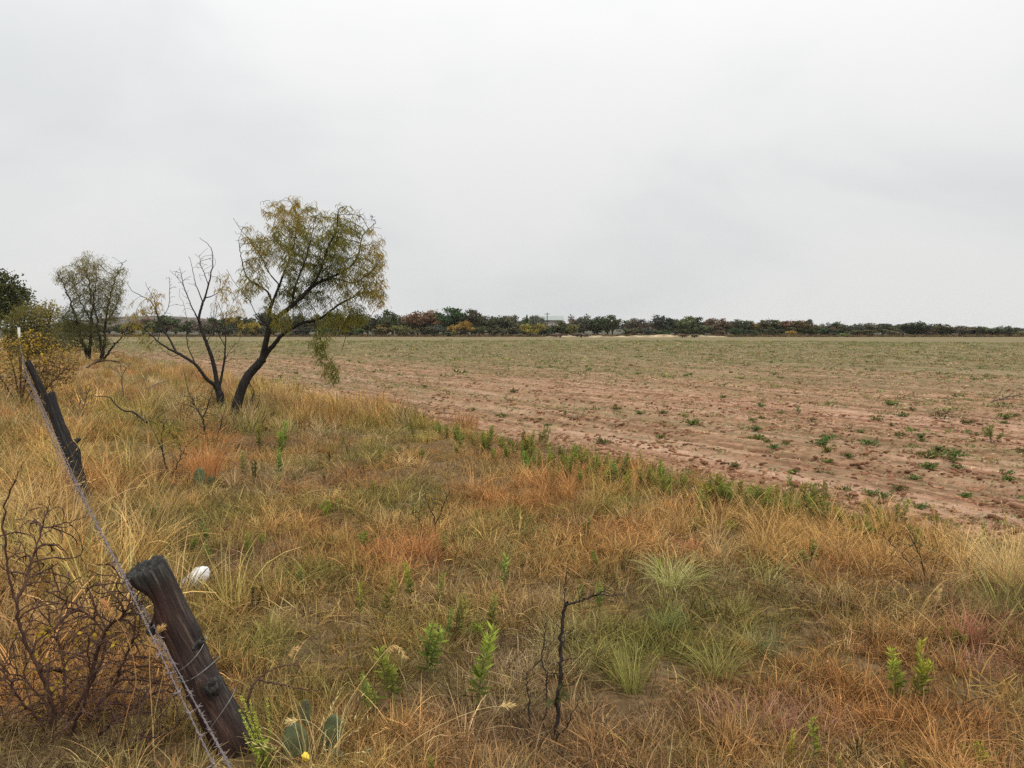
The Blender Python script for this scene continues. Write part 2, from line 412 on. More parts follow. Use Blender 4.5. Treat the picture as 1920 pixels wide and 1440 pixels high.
# far ridge on the left
def ridge(name, pts, Y, depth, mat, seed):
    """pts: (px, top py) of the sky line; a real hill of that depth"""
    xs = np.array([p[0] for p in pts], float); ys = np.array([p[1] for p in pts], float)
    pxs = np.linspace(xs[0], xs[-1], 90)
    pys = np.interp(pxs, xs, ys)
    top = np.array([P(a, b, Y) for a, b in zip(pxs, pys)])
    rows = 14; mb = MB(); V = []
    for j in range(rows + 1):
        s = j / rows; prof = math.sin(PI * s) ** 1.3
        yy = Y - depth * 0.5 + depth * s
        zb = -1.2
        z = zb + (top[:, 2] - zb) * prof + prof * 1.0 * (fbm(top[:, 0] * .06, np.full(90, yy * .06), seed, 3) - 0.5)
        V.append(np.stack([top[:, 0], np.full(90, yy), z], -1))
    V = np.array(V); ii = np.arange((rows + 1) * 90).reshape(rows + 1, 90)
    q = np.stack([ii[:-1, :-1], ii[:-1, 1:], ii[1:, 1:], ii[1:, :-1]], -1).reshape(-1, 4)
    mb.add(V.reshape(-1, 3), q)
    o = obj(name, mb.mesh(name, smooth=True), mat); o['kind'] = 'structure'
    return o
hm, ht = new_mat('scrub_hill')
_o = N_(ht, 'ShaderNodeOutputMaterial'); _b = N_(ht, 'ShaderNodeBsdfDiffuse'); _t = N_(ht, 'ShaderNodeTexCoord')
_n = N_(ht, 'ShaderNodeTexNoise'); _n.inputs['Scale'].default_value = 0.16; _n.inputs['Detail'].default_value = 6; _n.inputs['Roughness'].default_value = 0.7
ht.links.new(_t.outputs['Object'], _n.inputs['Vector'])
_r = N_(ht, 'ShaderNodeValToRGB'); set_ramp(_r, [(0.4, (0.06, 0.06, 0.05)), (0.5, (0.12, 0.10, 0.085)), (0.65, (0.18, 0.14, 0.115))])
ht.links.new(_n.outputs[0], _r.inputs[0]); ht.links.new(_r.outputs[0], _b.inputs[0]); ht.links.new(_b.outputs[0], _o.inputs[0])
ridge('hill', [(120, 612), (180, 600), (230, 594), (300, 592), (345, 594), (400, 599), (470, 605), (560, 609), (640, 613)], 900, 300, hm, 3)

# weeds that stand out: kind, pixel x, top y, base y, label, tint, width
BR = (1.25, 1.25, .9); LM = (1.4, 1.3, 0.85); DK = (0.7, 0.65, 0.55); MID = (1.2, 1.2, .85)
W_ = [
 ('spike', 502, 1305, 1432, 'pale yellow-green weed with flower spikes at the foot of the nearest post', (2.3, 2.0, 0.8), 1.0),
 ('bushy', 693, 1265, 1335, 'rounded fresh green weed below the tall arching grass stalk', (1.4, 1.5, .9), .8),
 ('leafy', 742, 1205, 1320, 'leafy green weed touched by the drooping seed head of the arching stalk', MID, 1.0),
 ('leafy', 802, 1165, 1270, 'broad green weed behind the one touched by the arching stalk', MID, 1.3),
 ('leafy', 890, 1170, 1330, 'tall two-tiered bright green weed left of the thorny black stems', (1.5, 1.55, 1.0), .8),
 ('leafy', 926, 1110, 1180, 'green weed with a bright tip up-slope of the two-tiered weed', BR, .9),
 ('bushy', 905, 1150, 1190, 'low green bush of leaves at the left of the bright-tipped weed', (1.3, 1.35, .85), 1.0),
 ('leafy', 952, 1045, 1120, 'upright green weed with a dark lower stem in the centre of the verge', (1.2, 1.3, 1.0), .9),
 ('leafy', 852, 1110, 1200, 'weed with a pale green upright spike between centre and left weeds', (1.1, 1.2, 1.0), .8),
 ('leafy', 807, 1080, 1140, 'green weed at the right of a pair under the slender branched shrub', BR, .9),
 ('leafy', 770, 1060, 1125, 'dark green weed at the left of a pair under the slender branched shrub', MID, .8),
 ('leafy', 712, 1085, 1175, 'spindly green weed with open leaves left of the pair', MID, 1.0),
 ('leafy', 670, 1093, 1165, 'yellow-tipped upright weed leftmost of the row in mid verge', LM, .7),
 ('dead', 682, 1038, 1080, 'dark dried weed head just above the yellow-tipped weed', MID, .9),
 ('leafy', 838, 1140, 1200, 'thin dark-stemmed green weed leaning over its neighbours', MID, .7),
 ('leafy', 1120, 1094, 1150, 'small bright green weed beside the end of the thorny side branch', BR, .8),
 ('leafy', 1092, 1092, 1130, 'faint pale green weed left of the one at the thorny branch end', (1.0, 1.1, .8), .7),
 ('leafy', 1235, 1052, 1085, 'light green weed standing inside the pale green grass clump', LM, .9),
 ('leafy', 860, 985, 1025, 'green weed right of the slender branched shrub', BR, .8),
 ('leafy', 833, 997, 1030, 'dark green weed at the right foot of the slender branched shrub', MID, .8),
 ('leafy', 1684, 1220, 1325, 'bright lime weed with a broad flame-shaped top on the right', (1.35, 1.35, .8), 1.0),
 ('leafy', 1716, 1208, 1310, 'slimmer lime weed beside the flame-shaped one', (1.4, 1.45, .8), .8),
 ('leafy', 1520, 1358, 1440, 'lime green weed at the bottom edge, larger of a pair', (1.35, 1.35, .8), 1.0),
 ('leafy', 1486, 1368, 1438, 'lime green weed at the bottom edge, smaller of a pair', (1.6, 1.7, .8), .7),
 ('dead', 1608, 1358, 1440, 'black dried flower spike at the bottom edge right of the lime pair', DK, .5),
 ('bushy', 1842, 1388, 1440, 'yellow-green bushy weed in the bottom right corner', (1.9, 1.8, .8), .8),
 ('leafy', 1575, 1415, 1470, 'yellow-green weed tip poking up at the bottom edge below the black spike', LM, .6),
 ('leafy', 488 + 640, 1400 + 30, 1470, 'small weed tip at the bottom edge right of the thorny stems', LM, .6),
 ('leafy', 812, 1412, 1460, 'pale green weed tip at the bottom edge left of the thorny stems', LM, .7),
 ('leafy', 1697, 1418, 1460, 'lime weed tip at the bottom edge below the flame-shaped weed', LM, .7),
 ('leafy', 488, 797, 838, 'pale green leafy weed in front of the log, left of two', (1.3, 1.35, .9), 1.1),
 ('leafy', 530, 795, 850, 'pale green leafy weed in front of the log, right of two', (1.3, 1.35, .9), .9),
 ('leafy', 521, 846, 892, 'bright green columnar weed below the two weeds by the log', (1.4, 1.6, 1.1), .8),
 ('leafy', 460, 850, 895, 'pale green weed at the left of the columnar one', (1.2, 1.4, 1.1), .8),
 ('dead', 477, 850, 905, 'dark dried weed between the pale green and the columnar weed', MID, .8),
 ('leafy', 511, 890, 915, 'small green weed just under the columnar one', MID, .9),
 ('dead', 560, 778, 806, 'dark dried seed head in the grass right of the log', DK, .8),
 ('leafy', 384, 983, 1015, 'bright green weed, tallest of the cluster above the white bag', BR, 1.0),
 ('leafy', 364, 1004, 1032, 'green weed at the left of the cluster above the white bag', BR, 1.0),
 ('leafy', 391, 1022, 1055, 'green weed at the bottom of the cluster above the white bag', BR, 1.0),
 ('leafy', 323, 1008, 1040, 'dark green weed just above the top of the nearest post', MID, .9),
 ('leafy', 466, 1000, 1050, 'green weed with a dark dry base right of the cluster', MID, .8),
 ('leafy', 564, 1064, 1098, 'bright green leaning weed alone right of the white bag', BR, 1.0),
 ('dead', 470, 1070, 1150, 'dark brown dried weed stalk right of the white bag', MID, 1.0),
 ('bushy', 279, 945, 970, 'soft green weed clump in the shade of the tall grass by the wires', (1.2, 1.3, 1.0), 1.0),
 ('bushy', 492, 1000, 1018, 'yellow-green ground weed up-slope of the brown dried stalk', LM, 1.2),
 ('dead', 620, 835, 870, 'dark dried weed in the orange grass of mid verge', DK, .8),
 ('dead', 655, 760 + 60, 850, 'dark dead stalk by the orange grass right of the log', DK, .6),
 ('leafy', 782, 790, 830, 'dark green weed at the lower corner of the yellow grass by the field', DK, .8),
 ('leafy', 711, 835, 870, 'small green weed in the rusty grass of the mid verge', MID, .9),
 ('dead', 685, 860, 890, 'dark drying weed left of the bare soil patch', DK, .8),
 ('bushy', 1145, 780 + 480, 1275, 'green two-leaved weed at the base of the zigzag thorny stem', BR, .6),
]

# ------------------------------------------------------------------ branch machinery
def catmull(pts, per=6):
    pts = np.asarray(pts, float)
    if len(pts) == 2:
        return pts[0] + (pts[1] - pts[0]) * np.linspace(0, 1, per + 1)[:, None]
    p = np.concatenate([[2 * pts[0] - pts[1]], pts, [2 * pts[-1] - pts[-2]]])
    o = []
    for i in range(1, len(p) - 2):
        t = np.linspace(0, 1, per, endpoint=False)[:, None]
        o.append(0.5 * (2 * p[i] + (p[i + 1] - p[i - 1]) * t + (2 * p[i - 1] - 5 * p[i] + 4 * p[i + 1] - p[i + 2]) * t ** 2 + (3 * p[i] - p[i - 1] - 3 * p[i + 1] + p[i + 2]) * t ** 3))
    o.append(pts[-1:])
    return np.concatenate(o)
def resample(p, K):
    d = np.concatenate([[0], np.cumsum(np.linalg.norm(np.diff(p, axis=0), axis=1))])
    s = np.linspace(0, d[-1], K)
    return np.stack([np.interp(s, d, p[:, k]) for k in range(p.shape[1])], -1)

def colonize(pos, par, rad, att, step, infl, kill, iters, rng, jitter=0.25, grav=0.0, inertia=0.35):
    """grow twigs from the traced limbs towards attractor points; returns extended node lists"""
    pos = list(map(np.asarray, pos)); par = list(par); rad = list(rad)
    att = np.asarray(att); live = np.ones(len(att), bool)
    best = np.full(len(att), 1e9); bi = np.zeros(len(att), int)
    start = 0
    for it in range(iters):
        new = np.array(pos[start:])
        if len(new):
            for c in range(0, len(new), 400):
                d = np.linalg.norm(att[:, None] - new[None, c:c + 400], axis=2)
                j = d.argmin(1); m = d[np.arange(len(att)), j]
                upd = m < best; best[upd] = m[upd]; bi[upd] = start + c + j[upd]
        start = len(pos)
        live &= best > kill
        use = live & (best < infl)
        if not use.any(): break
        P_ = np.array(pos)
        acc = np.zeros((len(pos), 3)); 
        np.add.at(acc, bi[use], unit(att[use] - P_[bi[use]]))
        for k in np.unique(bi[use]):
            d = acc[k]
            if par[k] >= 0: d = unit(d) + inertia * unit(P_[k] - P_[par[k]])
            d = unit(d) + rng.normal(size=3) * jitter; d[2] -= grav
            d = d / np.linalg.norm(d)
            pos.append(P_[k] + d * step); par.append(int(k)); rad.append(0.0)
    return np.array(pos), np.array(par), np.array(rad)

def skeleton(limbs, Y0, rng, spread=0.5, per=6, amp=0.012):
    """limbs: (pixel points, r0, r1, depth shift at the end); the first one is the trunk"""
    pos, par, rad, px = [], [], [], []
    for li, (pp, r0, r1, dd) in enumerate(limbs):
        c = catmull(np.array(pp, float), per)
        n = len(c)
        if li == 0: start, d0 = -1, 0.0
        else:
            q = np.array(px); start = int(np.argmin(((q[:, :2] - c[0]) ** 2).sum(1))); d0 = q[start, 2]
        for k in range(n):
            t = k / (n - 1)
            if k == 0 and start >= 0: prev = start; continue
            dep = d0 + dd * t
            p = P(c[k, 0], c[k, 1], Y0 + dep) + rng.normal(size=3) * amp * (0.3 + t)
            pos.append(p); par.append(prev if (k > 0) else -1); rad.append(r1 + (r0 - r1) * (1 - t) ** 1.35); px.append((c[k, 0], c[k, 1], dep))
            prev = len(pos) - 1
    return pos, par, rad
def chains(pos, par):
    n = len(pos); kids = [[] for _ in range(n)]
    for k in range(n):
        if par[k] >= 0: kids[par[k]].append(k)
    return kids
def radii(pos, par, rad, tip, power=2.3):
    n = len(pos); acc = np.zeros(n)
    order = range(n - 1, -1, -1)
    r = np.zeros(n)
    for k in order:                       # children always come after parents
        rr = max(acc[k] ** (1 / power), tip) if acc[k] > 0 else tip
        if rad[k] > 0: rr = max(rad[k], min(rr, rad[k] * 1.25))
        r[k] = rr
        if par[k] >= 0: acc[par[k]] += rr ** power
    return r
def branch_meshes(pos, par, r, n_limb, S_trunk=9, S_twig=4):
    kids = chains(pos, par)
    heavy, light = MB(), MB()
    done = set(); starts = [k for k in range(len(pos)) if par[k] < 0]
    stack = [(k, None) for k in starts]
    rng = np.random.default_rng(4)
    while stack:
        k, pr = stack.pop()
        line = ([pr] if pr is not None else []) + [k]
        cur = k
        while kids[cur]:
            ks = sorted(kids[cur], key=lambda q: -r[q])
            for q in ks[1:]: stack.append((q, cur))
            cur = ks[0]; line.append(cur)
        if len(line) < 2: continue
        pts = pos[line]; rr = r[line].copy()
        if pr is not None: rr[0] = min(rr[0], rr[1] * 1.15)
        big = rr.max() > 0.018
        if big:
            S = S_trunk
            tubes(heavy, pts, rr, S)
        else:
            tubes(light, pts, rr, S_twig)
    return heavy, light

def blob_points(blobs, Y0, rng, depth=1.0):
    """blobs: (px, py, rx, ry, number, tone, depth centre); points inside ellipsoids standing at distance Y0"""
    out, tone = [], []
    for (px, py, rx, ry, n, tn, dz) in blobs:
        d = unit(rng.normal(size=(n, 3))) * (rng.random((n, 1)) ** 0.45)
        c = P(px, py, Y0)
        s = Y0 / F_PX
        out.append(c + d * np.array([rx * s, rx * s * depth, ry * s]) + np.array([0, dz, 0]))
        tone.append(np.full(n, tn))
    return np.concatenate(out), np.concatenate(tone)

def droop_leaves(mb, base, tone, rng, n, ln, wd, droop=0.9, spread=0.6, tvar=0.16, scat=0.03):
    """n feathery strips per base point, hanging outwards and down"""
    B = np.repeat(base, n, 0); N = len(B)
    a = rng.random(N) * 2 * PI
    out = np.stack([np.cos(a), np.sin(a), np.zeros(N)], -1)
    L = ln * (0.6 + 0.8 * rng.random(N))
    p0 = B + rng.normal(size=(N, 3)) * scat
    p1 = p0 + out * (L * 0.5 * spread)[:, None] + np.array([0, 0, -1]) * (L * 0.35 * droop)[:, None]
    p2 = p1 + out * (L * 0.25 * spread)[:, None] + np.array([0, 0, -1]) * (L * 0.6 * droop)[:, None]
    pts = np.stack([p0, p1, p2], 1)
    side = unit(np.cross(p2 - p0, rng.normal(size=(N, 3))))
    w_ = wd * (0.7 + 0.6 * rng.random(N))
    W = np.stack([w_ * 0.7, w_, w_ * 0.4], 1)
    ribbons(mb, pts, W, side, np.clip(np.repeat(tone, n) + rng.normal(size=N) * tvar, 0, 1))
def flat_leaves(mb, base, tone, rng, n, ln, spread=0.05, aspect=0.6, tvar=0.15):
    B = np.repeat(base, n, 0); N = len(B)
    d = rdirs(rng, N); s = perp(rng, d)
    L = ln * (0.6 + 0.8 * rng.random(N))
    diamonds(mb, B + rng.normal(size=(N, 3)) * spread, d, s, L, L * aspect, np.clip(np.repeat(tone, n) + rng.normal(size=N) * tvar, 0, 1))

def traced_tree(name, label, cat, Y0, base_px, limbs, blobs, leaf, mats, seed, tip=0.004, step=0.09, infl=0.7, kill=0.13, depth=1.0, S_trunk=10, bare=None, grav=0.0, group=None, amp=0.004, jit=0.22, inertia=0.4):
    rng = np.random.default_rng(seed)
    pos, par, rad = skeleton(limbs, Y0, rng, amp=amp)
    nl = len(pos)
    if blobs or bare:
        att, tone = blob_points((blobs or []) + (bare or []), Y0, rng, depth)
        pos, par, rad = colonize(pos, par, rad, att, step, infl, kill, 60, rng, jitter=jit, grav=grav, inertia=inertia)
    else:
        pos, par, rad = np.array(pos), np.array(par), np.array(rad); att = None
    r = radii(pos, par, rad, tip)
    root_loc = P(base_px[0], base_px[1], Y0); root_loc[2] = float(hz(root_loc[0], root_loc[1]))
    t = thing(name, label, cat, root_loc, group=group)
    heavy, light = branch_meshes(pos, par, r, nl, S_trunk)
    if heavy.v: obj('trunk', heavy.mesh('trunk', True, t.location), mats[0], t)
    if light.v: obj('twigs', light.mesh('twigs', True, t.location), mats[1], t)['kind'] = 'stuff'
    if blobs:
        att2, tone2 = blob_points(blobs, Y0, rng, depth)
        tips = pos[nl:]
        if len(tips) > 1:
            # leaves sit on the twigs that grew towards each foliage clump
            d = np.empty(len(tips)); tn = np.empty(len(tips))
            for c in range(0, len(tips), 300):
                dd = np.linalg.norm(tips[c:c + 300, None] - att2[None], axis=2); j = dd.argmin(1)
                d[c:c + 300] = dd[np.arange(len(j)), j]; tn[c:c + 300] = tone2[j]
            keep = d < leaf.get('reach', 0.2)
            mb = MB()
            fn = droop_leaves if leaf['kind'] == 'droop' else flat_leaves
            kw = {k: v for k, v in leaf.items() if k not in ('kind', 'mat', 'reach', 'name')}
            fn(mb, tips[keep], tn[keep], rng, **kw)
            obj(leaf.get('name', 'foliage'), mb.mesh('foliage', False, t.location), leaf['mat'], t)['kind'] = 'stuff'
    return t

# ------------------------------------------------------------------ materials of plants
M_bark = bark_mat('mesquite_bark', (0.008, 0.006, 0.005), (0.036, 0.029, 0.024), 20, bump=0.8)
M_twig = bark_mat('dark_twig', (0.014, 0.010, 0.008), (0.05, 0.037, 0.03), 40)
M_redtwig = bark_mat('reddish_twig', (0.035, 0.017, 0.012), (0.12, 0.065, 0.045), 40)
M_greytwig = bark_mat('grey_twig', (0.06, 0.045, 0.035), (0.17, 0.13, 0.10), 40)
# var: 0 dark green .. 0.5 olive .. 1 gold
M_mesq = leaf_mat('mesquite_leaf', [(0.0, (0.070, 0.085, 0.022)), (0.35, (0.165, 0.175, 0.042)), (0.65, (0.31, 0.26, 0.06)), (1.0, (0.50, 0.29, 0.06))], 0.45)
M_oliveleaf = leaf_mat('olive_leaf', [(0.0, (0.050, 0.060, 0.026)), (0.5, (0.135, 0.135, 0.05)), (1.0, (0.29, 0.235, 0.06))], 0.3)
M_yellow = leaf_mat('yellow_leaf', [(0.0, (0.08, 0.05, 0.02)), (0.4, (0.20, 0.135, 0.032)), (0.75, (0.40, 0.27, 0.045)), (1.0, (0.58, 0.40, 0.05))], 0.35)
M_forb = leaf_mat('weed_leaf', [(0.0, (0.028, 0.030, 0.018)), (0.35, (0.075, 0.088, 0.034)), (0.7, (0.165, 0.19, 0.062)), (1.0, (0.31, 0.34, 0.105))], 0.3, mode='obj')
M_fieldweed = leaf_mat('field_weed_leaf', [(0.0, (0.06, 0.07, 0.026)), (0.5, (0.14, 0.165, 0.055)), (1.0, (0.26, 0.29, 0.10))], 0.3, mode='obj')

# ------------------------------------------------------------------ grass: tufts of blades, scattered as single masses
def hidden_proto(name, me, mat):
    o = bpy.data.objects.new(name, me); me.materials.append(mat); return o
def blade_set(mb, rng, n, h, hv, lean, curve, wid, rad, K=4, z0=0.0, tone=(0.5, 0.2), head=0.0):
    """n blades round a spot: h height, lean outwards, curve over the length"""
    a = rng.random(n) * 2 * PI; r0 = rad * np.sqrt(rng.random(n))
    b = np.stack([r0 * np.cos(a), r0 * np.sin(a), np.full(n, z0)], -1)
    aa = a + rng.normal(size=n) * 0.7
    out = np.stack([np.cos(aa), np.sin(aa), np.zeros(n)], -1)
    H = h * (1 - hv + 2 * hv * rng.random(n)) 
    le = np.clip(lean + rng.normal(size=n) * lean * 0.5, 0.02, 1.45)
    cu = np.abs(curve * (0.5 + rng.random(n)))
    pts = np.empty((n, K, 3)); pts[:, 0] = b
    ang = le.copy()
    for k in range(1, K):
        d = out * np.sin(ang)[:, None] + np.array([0, 0, 1.0]) * np.cos(ang)[:, None]
        d += rng.normal(size=(n, 3)) * 0.05
        pts[:, k] = pts[:, k - 1] + d * (H / (K - 1))[:, None]
        ang = np.minimum(ang + cu / (K - 1), 2.2)
    pts[:, :, 2] = np.maximum(pts[:, :, 2], 0.004)
    prof = np.interp(np.linspace(0, 1, K), [0, 0.4, 1], [0.9, 1.0, 0.25])
    W = wid * (0.6 + 0.8 * rng.random(n))[:, None] * prof[None]
    side = unit(np.cross(out, np.array([0, 0, 1.0])) + rng.normal(size=(n, 3)) * 0.5)
    tn = np.clip(tone[0] + tone[1] * rng.normal(size=n), 0, 1)
    ribbons(mb, pts, W, side, tn)
    if head > 0:
        m = rng.random(n) < head
        if m.any():
            e = pts[m, -1]; d = unit(pts[m, -1] - pts[m, -2]); q = 5
            E = np.repeat(e, q, 0); D = np.repeat(d, q, 0)
            off = np.tile(np.linspace(-0.07, 0.02, q), m.sum())[:, None]
            dd = unit(D + rng.normal(size=E.shape) * 0.4)
            diamonds(mb, E + D * off, dd, perp(rng, dd), np.full(len(E), 0.024), np.full(len(E), 0.0045), np.full(len(E), 0.75))
GR = [(0.0, (0.26, 0.22, 0.19)), (0.5, (0.90, 0.88, 0.84)), (1.0, (1.62, 1.62, 1.55))]
M_grass = leaf_mat('dry_blade', GR, 0.3, mode='inst')
M_clump = leaf_mat('clump_blade', GR, 0.3, mode='obj')
def tuft_proto(kind, seed):
    rng = np.random.default_rng(seed); mb = MB()
    if kind == 'mat':
        blade_set(mb, rng, 34, 0.11, 0.5, 1.30, 0.4, 0.0042, 0.14, 3, 0.005, (0.5, 0.3))
        blade_set(mb, rng, 16, 0.065, 0.5, 0.7, 0.7, 0.004, 0.13, 3, 0.0, (0.55, 0.3))
    elif kind == 'bunch':
        blade_set(mb, rng, 34, 0.155, 0.5, 0.45, 0.9, 0.0036, 0.05, 5, 0, (0.55, 0.3))
        blade_set(mb, rng, 20, 0.10, 0.5, 0.9, 0.8, 0.0040, 0.07, 4, 0, (0.42, 0.3))
    elif kind == 'wispy':
        blade_set(mb, rng, 8, 0.24, 0.45, 0.5, 1.2, 0.0030, 0.06, 6, 0, (0.72, 0.25), head=0.2)
        blade_set(mb, rng, 28, 0.12, 0.5, 0.7, 0.8, 0.0038, 0.07, 4, 0, (0.48, 0.3))
    elif kind == 'tall':
        blade_set(mb, rng, 22, 0.36, 0.4, 0.28, 0.9, 0.0036, 0.07, 6, 0, (0.62, 0.28), head=0.15)
        blade_set(mb, rng, 28, 0.21, 0.4, 0.5, 0.8, 0.0044, 0.07, 5, 0, (0.45, 0.25))
    elif kind == 'green':
        blade_set(mb, rng, 44, 0.125, 0.45, 0.6, 0.9, 0.0038, 0.05, 4, 0, (0.5, 0.3))
    elif kind == 'fargrass':
        blade_set(mb, rng, 42, 0.28, 0.4, 0.30, 0.6, 0.0085, 0.14, 4, 0, (0.55, 0.25))
        blade_set(mb, rng, 26, 0.18, 0.4, 0.8, 0.6, 0.0085, 0.16, 3, 0, (0.4, 0.25))
    return hidden_proto(kind + '_tuft', mb.mesh(kind), M_grass)
def scatter(name, protos, xyz, rot, scl, pick, tint, label, cat):
    """one object that carries every tuft of a kind (a geometry nodes scatter)"""
    coll = bpy.data.collections.new(name + '_pieces')
    for p in protos: coll.objects.link(p)
    me = bpy.data.meshes.new(name)
    n = len(xyz); me.vertices.add(n); me.vertices.foreach_set('co', np.asarray(xyz, np.float32).ravel())
    a = me.attributes.new('rot', 'FLOAT_VECTOR', 'POINT'); a.data.foreach_set('vector', np.asarray(rot, np.float32).ravel())
    a = me.attributes.new('scl', 'FLOAT_VECTOR', 'POINT'); a.data.foreach_set('vector', np.asarray(scl, np.float32).ravel())
    a = me.attributes.new('pick', 'INT', 'POINT'); a.data.foreach_set('value', np.asarray(pick, np.int32))
    a = me.attributes.new('tint', 'FLOAT_COLOR', 'POINT'); a.data.foreach_set('color', np.concatenate([np.asarray(tint, np.float32), np.ones((n, 1), np.float32)], 1).ravel())
    o = bpy.data.objects.new(name, me); COL.objects.link(o)
    g = bpy.data.node_groups.new(name + '_scatter', 'GeometryNodeTree')
    g.interface.new_socket('Geometry', in_out='INPUT', socket_type='NodeSocketGeometry')
    g.interface.new_socket('Geometry', in_out='OUTPUT', socket_type='NodeSocketGeometry')
    gi = g.nodes.new('NodeGroupInput'); go = g.nodes.new('NodeGroupOutput')
    ci = g.nodes.new('GeometryNodeCollectionInfo'); ci.inputs[0].default_value = coll; ci.inputs[1].default_value = True; ci.inputs[2].default_value = True
    ip = g.nodes.new('GeometryNodeInstanceOnPoints')
    def na(nm, ty):
        x = g.nodes.new('GeometryNodeInputNamedAttribute'); x.data_type = ty; x.inputs[0].default_value = nm; return x.outputs[0]
    e = g.nodes.new('FunctionNodeEulerToRotation')
    L = g.links.new
    L(gi.outputs[0], ip.inputs['Points']); L(ci.outputs[0], ip.inputs['Instance']); ip.inputs['Pick Instance'].default_value = True
    L(na('pick', 'INT'), ip.inputs['Instance Index']); L(na('rot', 'FLOAT_VECTOR'), e.inputs[0]); L(e.outputs[0], ip.inputs['Rotation']); L(na('scl', 'FLOAT_VECTOR'), ip.inputs['Scale'])
    L(ip.outputs[0], go.inputs[0])
    md = o.modifiers.new('scatter', 'NODES'); md.node_group = g
    o['kind'] = 'stuff'; tag(o, label, cat)
    return o

# tints (base colours of dry and green grass)
T = {'gold': (0.56, 0.36, 0.14), 'rust': (0.50, 0.255, 0.10), 'straw': (0.58, 0.46, 0.26), 'olive': (0.28, 0.255, 0.08), 'green': (0.21, 0.235, 0.07),
     'red': (0.37, 0.175, 0.125), 'brown': (0.29, 0.19, 0.11), 'pale': (0.46, 0.42, 0.20), 'yellow': (0.47, 0.36, 0.09)}
for k in T: T[k] = np.array(T[k])
# colour patches seen in the verge: (px, py, radius m, tint, weight)
PATCH = [(60, 1000, 0.7, 'gold', 3), (130, 930, 0.9, 'gold', 3), (100, 850, 1.2, 'gold', 2.5), (60, 1150, 0.5, 'rust', 3), (220, 920, 0.5, 'rust', 3), (180, 1060, 0.5, 'gold', 3),
         (270, 840, 0.6, 'olive', 2), (390, 880, 0.55, 'rust', 3.5), (300, 700, 1.6, 'rust', 3), (250, 740, 1.3, 'gold', 3), (230, 780, .8, 'yellow', 3), (560, 740, 1.6, 'yellow', 2.2), (640, 760, 1.5, 'gold', 3), (560, 780, 1.2, 'rust', 1.5),
         (700, 790, 1.0, 'rust', 2), (760, 790, 1.0, 'yellow', 2.5), (860, 830, 0.8, 'yellow', 1.5), (950, 900, 0.8, 'gold', 2), (1000, 930, 0.8, 'rust', 3), (1100, 900, 0.8, 'rust', 2.2), (880, 960, .5, 'rust', 2), (780, 1030, 0.25, 'rust', 4), (700, 1030, 0.5, 'rust', 1.5),
         (1350, 1000, 0.7, 'gold', 3), (1500, 1010, 0.7, 'gold', 3.5), (1650, 1020, 0.7, 'gold', 3), (1800, 1060, 0.6, 'gold', 2.5), (1880, 1080, 0.5, 'straw', 3), (1560, 1060, .5, 'rust', 2), (1380, 1090, .35, 'pale', 3), (1260, 1080, .25, 'green', 3), (1200, 1200, 0.4, 'olive', 2.5), (1180, 1240, 0.3, 'green', 1.5),
         (1300, 1180, 0.5, 'olive', 2), (1420, 1160, 0.4, 'olive', 2), (1450, 1240, 0.4, 'olive', 1.5), (1820, 1190, 0.2, 'red', 1.6), (1840, 1240, 0.2, 'red', 1.4), (1400, 1350, 0.28, 'red', 1.3), (1500, 1340, 0.25, 'red', 1.3), (1700, 1330, .3, 'rust', 2), (1290, 1020, 0.15, 'red', 4),
         (500, 1230, 0.5, 'olive', 2), (620, 1100, 0.5, 'olive', 1.5), (900, 1300, 0.4, 'brown', 2), (800, 1200, 0.4, 'olive', 2), (650, 1380, 0.3, 'gold', 1.5), (430, 900, 0.6, 'brown', 1.0), (300, 960, 0.5, 'olive', 1.5), (560, 950, .8, 'gold', 1.5), (760, 860, 0.8, 'rust', 1.5), (600, 870, .8, 'olive', 1.2), (240, 670, 3, 'rust', 2), (320, 660, 4, 'gold', 2), (450, 1130, .4, 'gold', 1.5), (1000, 1130, .35, 'brown', 2.5), (1200, 1140, .3, 'brown', 3), (1050, 1060, .4, 'rust', 1.5), (1700, 1180, .35, 'gold', 1.5), (1600, 1250, .4, 'brown', 1.0), (1250, 1330, .35, 'brown', 1.2), (560, 1300, .3, 'brown', 1.5)]
PXYZ = np.array([G(p[0], p[1]) for p in PATCH]); PR = np.array([p[2] for p in PATCH]); PW = np.array([p[4] for p in PATCH]); PN = [p[3] for p in PATCH]
NAMES = list(T)
def tint_of(x, y, rng):
    n = len(x); Wt = np.zeros((n, len(NAMES)))
    base = {'gold': 0.78, 'rust': 0.92, 'straw': 0.48, 'olive': 0.95, 'green': 0.30, 'red': 0.12, 'brown': 0.75, 'pale': 0.18, 'yellow': 0.12}
    for k, nm in enumerate(NAMES):
        Wt[:, k] = base[nm] * (0.12 + 3.2 * np.clip(fbm(x * 1.1, y * 1.1, 200 + 13 * k, 3) - 0.33, 0, 1) ** 1.4 * 2.0)
    for k in range(len(PATCH)):
        d2 = ((x - PXYZ[k, 0]) ** 2 + (y - PXYZ[k, 1]) ** 2) / PR[k] ** 2
        Wt[:, NAMES.index(PN[k])] += PW[k] * np.exp(-d2 * 1.2) * 0.8
    Wt = Wt ** 1.6
    c = np.cumsum(Wt, 1); c /= c[:, -1:]
    pick = (rng.random(n)[:, None] > c).sum(1)
    Wn = Wt / Wt.sum(1, keepdims=True)
    tab = np.array([T[k] for k in NAMES])
    col = 0.6 * tab[pick] + 0.4 * Wn @ tab
    return col * np.exp(rng.normal(size=(n, 1)) * 0.18), pick
